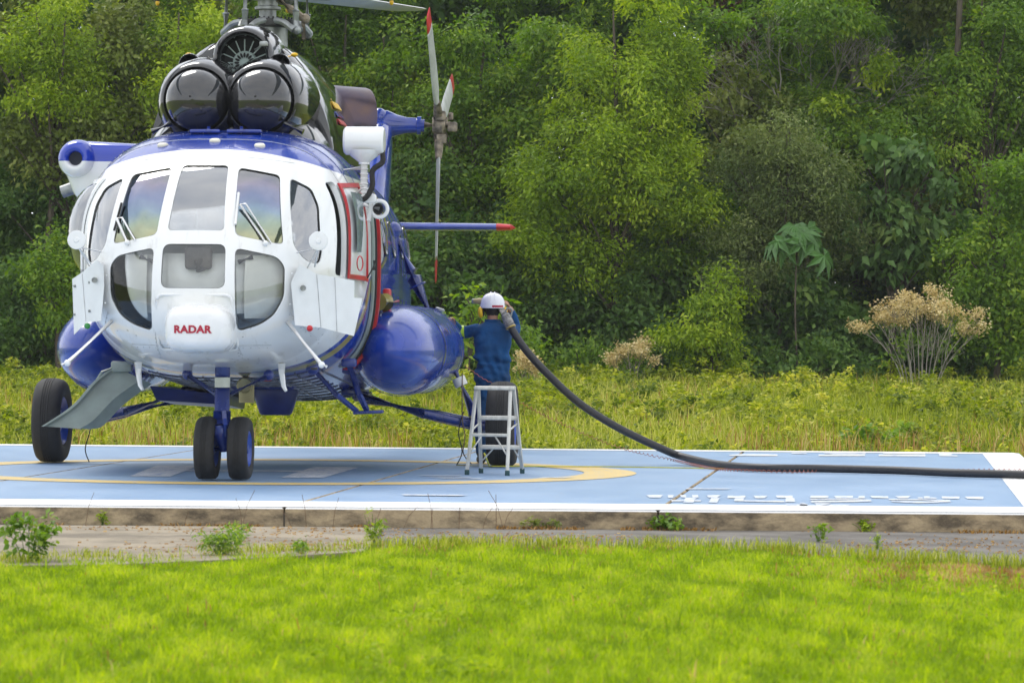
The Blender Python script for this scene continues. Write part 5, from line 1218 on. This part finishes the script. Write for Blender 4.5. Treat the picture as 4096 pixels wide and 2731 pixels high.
# belly fittings
m = MB(); S = []
oc = smoothpts([(-1.10, 1.35, 1.0), (-1.28, 1.32, .86), (-1.48, 1.28, .63), (-1.76, 1.25, .44)], 6); ic = smoothpts([(-.86, 1.35, .88), (-1.10, 1.32, .71), (-1.30, 1.28, .50), (-1.42, 1.25, .42)], 6)
lip = lambda p: p + Vector((0, -.05, 0))
m.loft([[lip(o_)+(o_-i_).normalized()*-.012, o_, o_+Vector((0, .012, 0)), o_+(o_-i_).normalized()*.012+Vector((0, -.05, 0))] for o_, i_ in zip(oc, ic)]); m.loft([[o_, i_, i_+Vector((0, .012, 0)), o_+Vector((0, .012, 0))] for o_, i_ in zip(oc, ic)])
m.loft([[i_, i_+(i_-o_).normalized()*.09+Vector((0, .10, 0)), i_+(i_-o_).normalized()*.09+Vector((0, .112, 0)), i_+Vector((0, .012, 0))] for o_, i_ in zip(oc, ic)]); m.tube([(-1.1, 1.3, 1.0), (-1.22, 1.28, .95), (-1.28, 1.3, .86)], .014, 6); m.box((-1.04, 1.32, 1.0), (.2, .08, .1), bev=.02)
m.build('flare_chute', greenmetal, heli, smooth=30)
m = MB(); m.lathe((.185, .8, .84), (0, -1, -.15), [(-.1, .05), (-.06, .065), (0, .072), (.01, .066), (.0, .06), (.0, .001)], 22); m.box((.2, .85, .76), (.14, .02, .16)); m.tube([(.185, .85, .88), (.185, .9, 1.0)], .025, 8); m.build('landing_light', pm('brassy_lamp', (.42, .38, .22), .25, .6), heli)
m = MB(); m.lathe((.335, 1.2, .99), (0, 0, -1), [(0, .065), (.05, .065), (.05, .001)], 16); bs_ = m.build('beacon_base', darkblue, heli); m = MB(); m.lathe((.335, 1.2, .938), (0, 0, -1), [(0, .058), (.04, .058), (.06, .04), (.065, .001)], 18); m.build('beacon_lens', red, bs_)
m = MB(); m.lathe((.20, 2.8, .80), (0, 0, -1), [(0, .22), (.06, .22), (.10, .21), (.25, .16), (.27, .14), (.27, .001)], 26); m.build('sensor_fairing', darkblue, heli); m = MB(); m.box((.15, 2.5, .86), (.62, .6, .16), bev=.03); m.build('belly_box', darkblue, heli)
m = MB(); m.tube([(.80, .9, 1.0), (.98, 1.2, .76), (1.14, 1.48, .60)], .026, 9); m.tube([(1.10, 1.2, 1.04), (1.17, 1.4, .76), (1.23, 1.52, .61)], .03, 9); m.box((1.25, 1.5, .59), (.28, .14, .03), Matrix.Rotation(-.05, 3, 'Y'), bev=.012); m.ball((.80, .9, 1.0), .06, 10, 7); m.box((1.10, 1.2, 1.05), (.14, .1, .08), bev=.02); m.build('boarding_step', navy, heli)
m = MB(); m.loft([[(-1.05, 2.9, .80), (-.3, 2.9, .72), (-.3, 3.0, .62), (-1.0, 3.0, .66)], [(-1.05, 4.2, .78), (-.3, 4.2, .66), (-.3, 4.1, .56), (-1.0, 4.1, .60)]]); m.build('belly_fairing', darkblue, heli)
m = MB()
for x in (-.1, .02, .9): m.box((x, .25, 1.0), (.06, .05, .02), bev=.006)
m.build('belly_vents', darkmetal, heli)

# ------------------------------------------------------------------ step ladder
lad = empty('step_ladder', (-.16, 35.46, 0), 0, 'small aluminium step ladder standing in front of the right main wheel', 'ladder')
LO = Vector((-.16, 35.46, 0)); W3 = lambda x, y, z: Vector((x, y, z)) - LO
A0, B0_, C0, D0 = W3(-.418, 35.27, 0), W3(-.037, 35.11, 0), W3(-.287, 35.75, 0), W3(.108, 35.70, 0)
A1, B1, C1, D1 = W3(-.335, 35.40, .80), W3(-.012, 35.36, .80), W3(-.315, 35.56, .80), W3(.02, 35.52, .80)
def rail(p, q, w=.034, d=.022, nm='leg', mat=alu, par=lad, roll=0):
    dd = (q-p); L_ = dd.length; R_ = dd.to_track_quat('Z', 'Y').to_matrix(); m = MB(); m.box((p+q)/2, (w, d, L_), R_, bev=.005); return m.build(nm, mat, par)
for p, q in ((A0, A1), (B0_, B1), (C0, C1), (D0, D1)):
    lg = rail(p.lerp(q, .05), q); m = MB(); m.box(p.lerp(q, .03), (.045, .034, .05), bev=.006); m.build('foot_cap', tealcap, lg)
m = MB(); c_ = (A1+B1+C1+D1)/4; m.box((c_.x+.003, c_.y, .815), (.375, .23, .035), Matrix.Rotation(-.11, 3, 'Z'), bev=.008); m.build('top_plate', alu, lad)
f = .375/.80; pa, pb2 = A0.lerp(A1, f), B0_.lerp(B1, f); rail(pa, pb2, .03, .03, 'crossbar')
for k, z_ in enumerate((.25, .53)):
    f = z_/.80; p, q = C0.lerp(C1, f), D0.lerp(D1, f); m = MB(); d_ = (q-p); m.box((p+q)/2, (d_.length, .085, .04), Matrix.Rotation(math.atan2(d_.y, d_.x), 3, 'Z'), bev=.006); m.build('step', alu, lad)
rail(pa.lerp(pb2, .30), A0.lerp(A1, .24), .018, .012, 'brace'); rail(pa.lerp(pb2, .62), B0_.lerp(B1, .22), .018, .012, 'brace')
q0, q1 = C0.lerp(C1, .3), D0.lerp(D1, .3); rail(q0.lerp(q1, .34), C0.lerp(C1, .13), .018, .012, 'brace'); rail(q0.lerp(q1, .84), D0.lerp(D1, .13), .018, .012, 'brace')
rail(B0_.lerp(B1, .52), D0.lerp(D1, .60), .018, .012, 'spreader'); rail(A0.lerp(A1, .52), C0.lerp(C1, .60), .018, .012, 'spreader')

# ------------------------------------------------------------------ worker
def worker():
    PO = Vector((-.20, 38.42, 0))
    p = empty('person', PO, 0, 'worker in blue coveralls and white helmet seen from behind beside the tank', 'person')
    m = MB()
    def cap(pts, r, sy=1.0, n=14, sm=3):
        P = smoothpts(pts, sm); R = np.interp(np.linspace(0, 1, len(P)), np.linspace(0, 1, len(r)), r); m.tube(P, list(R), n, True, sy)
        m.ball(P[0], float(R[0])*.98, n, 8); m.ball(P[-1], float(R[-1])*.98, n, 8)
    # torso as stacked ovals (loose coverall, gathered at the waist)
    S = []
    for z, hx, hy, cx, cyy in ((.80, .14, .11, 0, 0), (.86, .175, .125, 0, .0), (.93, .182, .13, 0, .0), (.99, .172, .122, .0, 0), (1.03, .168, .118, 0, 0), (1.08, .178, .125, 0, 0), (1.18, .185, .125, 0, 0), (1.28, .195, .125, 0, 0), (1.36, .20, .118, 0, .0), (1.405, .175, .10, 0, .0), (1.44, .10, .08, 0, .01), (1.47, .06, .065, 0, .02)):
        S.append([(cx+hx*math.copysign(abs(math.cos(a))**.82, math.cos(a)), cyy+hy*math.copysign(abs(math.sin(a))**.82, math.sin(a)), z) for a in [2*PI*i/32 for i in range(32)]])
    m.loft(S)
    cap([(0, .02, 1.42), (0, .03, 1.53)], [.058, .055])                       # neck
    m.ball((0, .045, 1.60), (.078, .098, .118), 20, 14); m.ball((0, .13, 1.575), (.016, .022, .02), 8, 6)   # head, nose
    for sg in (-1, 1):
        m.ball((sg*.08, .045, 1.585), (.014, .028, .034), 8, 6)
        cap([(sg*.095, 0, .86), (sg*.10, .01, .50), (sg*.105, -.01, .12)], [.098, .078, .060]); cap([(sg*.105, -.03, .05), (sg*.12, .16, .04)], [.05, .042])
    # left arm reaches to the tank, right arm bends up to the nozzle at the shoulder
    cap([(-.165, 0, 1.365), (-.26, .05, 1.35), (-.335, .06, 1.345)], [.072, .062, .055]); cap([(-.335, .06, 1.345), (-.37, .0, 1.40), (-.39, -.05, 1.43)], [.055, .046, .037])
    cap([(.165, 0, 1.365), (.215, .13, 1.36), (.235, .22, 1.40)], [.074, .064, .055]); cap([(.235, .22, 1.40), (.215, .17, 1.50), (.175, .13, 1.585)], [.055, .045, .035])
    def hand(c, d, u, s):         # palm, four fingers curled, thumb from its side
        c, d, u = Vector(c), Vector(d).normalized(), Vector(u).normalized(); w = d.cross(u).normalized()*s
        S2 = [[c+d*t+w*math.cos(a)*hw+u*math.sin(a)*.016 for a in [2*PI*i/14 for i in range(14)]] for t, hw in ((-.02, .026), (.01, .036), (.05, .042), (.085, .038))]; m.loft(S2)
        for k in range(4):
            L_ = (.062, .074, .070, .054)[k]; b = c+d*.082+w*(.030-.020*k)
            k1 = b+d*L_*.42-u*.010; k2 = k1+d*L_*.22-u*L_*.36; k3 = k2-d*L_*.12-u*L_*.34
            m.tube([b-d*.012, k1, k2, k3], [.0098, .0095, .009, .0078], 8); m.ball(k3, .0078, 8, 6)
        t0 = c+w*.032+d*.012; t1 = t0+w*.024+d*.026-u*.014; t2 = t1+d*.026-u*.02-w*.006; m.tube([t0-w*.01, t1, t2], [.013, .0115, .0095], 8); m.ball(t2, .0095, 8, 6)
    hand((-.40, -.075, 1.45), (-.35, -.7, .35), (0, .45, .9), 1); hand((.172, .125, 1.60), (-.25, -.6, .45), (.75, 0, .5), -1)
    o = m.build('body', [pm('coverall_blue', (.006, .060, .18), .8, var=.22, scale=5, bump=.9, bscale=14, spec=.25)], p, smooth=0)
    md = o.modifiers.new('r', 'REMESH'); md.mode = 'VOXEL'; md.voxel_size = .0085; md2 = o.modifiers.new('s', 'SMOOTH'); md2.iterations = 2; md2.factor = .4
    dg = bpy.context.evaluated_depsgraph_get(); me = bpy.data.meshes.new_from_object(o.evaluated_get(dg)); o.modifiers.clear(); o.data = me
    me.materials.clear(); [me.materials.append(q) for q in (MATS['coverall_blue'], pm('skin', (.36, .19, .12), .55, var=.1), pm('black_hair', (.012, .010, .009), .7), pm('black_boots', (.02, .02, .02), .6))]
    n = len(me.polygons); cen = np.empty(n*3); me.polygons.foreach_get('center', cen); cen = cen.reshape(-1, 3); mi = np.zeros(n, np.int32)
    mi[cen[:, 2] < .11] = 3; mi[(cen[:, 2] > 1.468) & (np.abs(cen[:, 0]) < .115) & (cen[:, 1] < .2)] = 1
    mi[(cen[:, 2] > 1.52) & (np.abs(cen[:, 0]) < .10) & (cen[:, 1] < .055)] = 2
    for hc, r_ in (((-.425, -.13, 1.47), .10), ((.155, .10, 1.64), .095)): mi[(np.linalg.norm(cen-np.array(hc), axis=1) < r_) & ((cen[:, 0] < -.38) | (cen[:, 0] > .108))] = 1
    me.polygons.foreach_set('material_index', mi); me.polygons.foreach_set('use_smooth', [True]*n)
    # cloth folds as real relief on the coverall
    co = np.empty(len(me.vertices)*3); me.vertices.foreach_get('co', co); co = co.reshape(-1, 3); no_ = np.empty_like(co.ravel()); me.vertices.foreach_get('normal', no_); no_ = no_.reshape(-1, 3)
    x, y, z = co.T
    ww = np.sin(x*9+y*6)*2.2+np.sin(z*7+x*5)*1.8; fd = .010*np.sin(z*24+x*26+ww)*np.sin(x*11-z*9+1+.5*ww)+.007*np.sin(z*52-x*38+ww*1.7)*np.sin(z*13+x*17)
    fd *= np.clip((z-.15)*4, 0, 1)*np.clip((1.40-z)*12, 0, 1)*(1+.9*np.exp(-((z-1.03)/.07)**2))
    fd -= .012*np.exp(-((z-1.035)/.016)**2)*(np.abs(x) < .25)
    fd[(x < -.385) | ((x > .12) & (z > 1.5))] = 0
    co = co + no_*fd[:, None]; me.vertices.foreach_set('co', co.ravel().astype(np.float32)); me.update()
    cm = MB(); cm.loft([[(r_*1.0*math.cos(a), .02+r_*1.05*math.sin(a), z) for a in [2*PI*i/24 for i in range(24)]] for z, r_ in ((1.43, .088), (1.475, .080), (1.478, .072), (1.44, .07))], cap=False); cm.build('collar', MATS['coverall_blue'], p)
    hm = MB(); prof = [(.0, .128), (.006, .133), (.02, .130)]+[(.02+.135*math.sin(t), .128*math.cos(t)**.85) for t in [PI/2*i/14 for i in range(1, 14)]]+[(.157, .001)]
    hm.lathe((0, .045, 1.598), (0, -.06, 1), prof, 36); hm.loft([[(.11*math.cos(a), .045+.11*math.sin(a)+(.045 if math.sin(a) > 0 else 0)*math.sin(a), 1.60), (.132*math.cos(a), .045+.136*math.sin(a)+(.05 if math.sin(a) > 0 else 0)*math.sin(a), 1.592)] for a in [2*PI*i/36 for i in range(37)]], cap=False, closed=False)
    for q in (-.02, .02): hm.tube([(q, .045-.128*math.cos(t), 1.615+.143*math.sin(t)) for t in [PI*i/14 for i in range(1, 14)]], .006, 6)
    he = hm.build('helmet', pm('helmet_white', (.74, .74, .80), .25, var=.03, coat=.4), p, smooth=60)
    rb_ = MB(); S = [[(.1325*math.sin(a), .045-.1325*math.cos(a), z) for z in (1.597, 1.622)] for a in np.linspace(-.05, .95, 9)]; rb_.loft(S, cap=False, closed=False); rb_.build('reflective_tape', pm('tape_red', (.42, .01, .05), .4), he)
    bd = MB(); bd.tube([(.128*math.cos(t), .05, 1.60+.165*math.sin(t)) for t in [PI*i/16 for i in range(17)]], .006, 6); bd.build('earmuff_band', rubber, he)
    for sg in (-1, 1):
        q = MB(); q.ball((sg*.122, .02, 1.55), (.032, .048, .062), 16, 10); q.build('earmuff', yellow, he)
        q = MB(); q.torus((sg*.098, .03, 1.56), (1, 0, 0), .04, .012, 18, 7); q.build('ear_cushion', rubber, he)
    q = MB(); q.lathe((-.125, .09, 1.665), (-1, .25, 0), [(-.02, .03), (.02, .034), (.03, .03), (.07, .026), (.075, .022), (.06, .015), (.06, .001)], 18); q.build('headlamp', pm('lamp_tan', (.40, .33, .16), .5), he)
    q = MB(); q.lathe((-.165, .10, 1.665), (-1, .25, 0), [(0, .026), (.04, .026), (.05, .02), (.05, .001)], 16); q.build('lamp_head', greymetal, he)
    ab = MB(); ab.lathe((-.285, .055, 1.348), (-.9, .1, -.05), [(0, .07), (.04, .068)], 20); ab.build('reflective_armband', pm('lime_tape', (.35, .55, .03), .4), p)
    return p
worker()

# ------------------------------------------------------------------ hose, nozzle, cords
def pw(px, py, Y):
    u, v = px*1.7415-2048, py*1.7415-1355; r_ = math.radians(.36); u, v = u*math.cos(r_)+v*math.sin(r_), -u*math.sin(r_)+v*math.cos(r_); return Vector((u/15000*Y, Y, CAM_H-v/15000*Y))
hp = [pw(1173, 752, 38.25), pw(1205, 800, 38.2), pw(1255, 856, 38.2), pw(1330, 925, 38.22), pw(1420, 982, 38.26), pw(1520, 1030, 38.32)]
gpt = [Vector((*gw(px, py, .046), .047)) for px, py in ((1650, 1066), (1750, 1074), (1900, 1076), (2060, 1080), (2200, 1086), (2352, 1090))]
e_ = gpt[-1]; d_ = (gpt[-1]-gpt[-2]).normalized()
gpt += [e_+d_*1.2+Vector((0, -.1, 0)), e_+d_*3.0+Vector((0, -.5, 0))]
hp.append(Vector((gpt[0].x-.30, 38.36, .085)))
m = MB(); m.tube(smoothpts(hp+gpt, 10), .039, 14); hose = m.build('fuel_hose', pm('black_hose_rubber', (.022, .022, .026), .5, var=.15, scale=30, bump=.1))
tag(hose, 'thick black fuel hose running from the worker\'s shoulder across the helipad to the right', 'hose')
nz = empty('fuel_nozzle', pw(1165, 735, 38.25), 0, 'grey taped fuel nozzle coupling held up beside the worker\'s helmet', 'nozzle'); NO = pw(1165, 735, 38.25)
a_, b_, c2_ = pw(1174, 753, 38.25)-NO, pw(1160, 722, 38.28)-NO, pw(1150, 708, 38.42)-NO
m = MB(); m.tube([a_, a_.lerp(b_, .25), a_.lerp(b_, .5), b_], [.05, .046, .05, .042], 14); m.tube([b_, c2_], [.035, .03], 12); bd_ = m.build('nozzle_body', pm('grey_tape', (.33, .32, .31), .7, var=.25, scale=25, bump=.6, bscale=60), nz)
m = MB()
for k in range(7): m.torus(a_.lerp(b_, .12+.12*k), b_-a_, .047, .006, 18, 6)
m.build('tape_ridge', MATS['grey_tape'], nz)
m = MB(); m.torus(a_.lerp(b_, .05), b_-a_, .046, .010, 18, 6); m.build('hose_collar', pm('brass_collar', (.45, .33, .10), .4, .5), nz)
m = MB(); m.tube(smoothpts([b_, b_+Vector((.02, 0, .06)), b_+Vector((.07, 0, .05)), b_+Vector((.06, 0, -.02))], 4), .009, 7); m.build('trigger_guard', greymetal, nz)
# coiled red bonding cord
base = [pw(1066, 838, 37.75), pw(1108, 868, 37.7), pw(1145, 888, 37.7), pw(1200, 926, 37.9), pw(1300, 977, 38.1), pw(1420, 1026, 38.25), pw(1540, 1055, 38.4)] + [Vector((*gw(px, py, .02), .022)) for px, py in ((1640, 1076), (1720, 1081), (1810, 1083))] + [Vector((*gw(px, py, .02), .022)) for px, py in ((1930, 1081), (2060, 1079), (2200, 1079), (2352, 1079), (2430, 1079))]
bp_ = smoothpts(base, 24); pts = []; ph = 0.0
for i in range(len(bp_)-1):
    a, b = bp_[i], bp_[i+1]; L_ = (b-a).length; u, w = frame(b-a); k_ = max(3, int(L_/.0075))
    for j in range(k_):
        t = j/k_; s_ = (i+t)/len(bp_); rad = .004 if s_ < .12 else .012
        ph += 2*PI*(L_/k_)/.052; pts.append(a.lerp(b, t)+u*math.cos(ph)*rad+w*math.sin(ph)*rad)
m = MB(); m.tube(pts, .0032, 4); cord = m.build('coiled_cord', pm('red_orange_cord', (.38, .11, .07), .6)); tag(cord, 'coiled red-orange bonding cord sagging from the helicopter tank to the pad beside the hose', 'cord')
m = MB(); m.tube([Vector((*gw(px, py, .004), .012)) for px, py in ((1050, 1069), (1130, 1072), (1400, 1073), (1700, 1078))], .006, 5); m.tube(smoothpts([pw(1112, 1040, 36.9), pw(1118, 1055, 36.9), Vector((*gw(1124, 1071, .01), .012))], 5), .009, 6)
tag(m.build('yellow_rope', pm('yellow_rope', (.50, .48, .06), .7)), 'thin yellow rope lying on the pad by the ladder', 'rope')
m = MB(); m.tube(smoothpts([pw(1062, 858, 37.6), pw(1062, 960, 37.5), pw(1068, 1000, 37.4), pw(1064, 1040, 37.3), Vector((*gw(1082, 1065, .01), .012))], 6), .006, 5)
tag(m.build('ground_wire', pm('brown_wire', (.12, .08, .05), .6)), 'thin dark wire hanging from the right gear strut to the pad', 'wire')

# ------------------------------------------------------------------ thin haze between camera and forest, put in to lift its dark gaps
hz = MB(); hz.box((0, 48, 9.4), (120, 110, 24)); hzo = hz.build('haze', None, smooth=0); hzo.data.materials.clear()
hm_ = bpy.data.materials.new('thin_haze'); hm_.use_nodes = True; hn = hm_.node_tree; hn.nodes.clear()
ho = hn.nodes.new('ShaderNodeOutputMaterial'); hv = hn.nodes.new('ShaderNodeVolumePrincipled'); hv.inputs['Color'].default_value = (.86, .90, .94, 1); hv.inputs['Density'].default_value = .00028; hv.inputs['Anisotropy'].default_value = .2
hn.links.new(hv.outputs[0], ho.inputs['Volume']); hzo.data.materials.append(hm_); tag(hzo, kind='stuff')
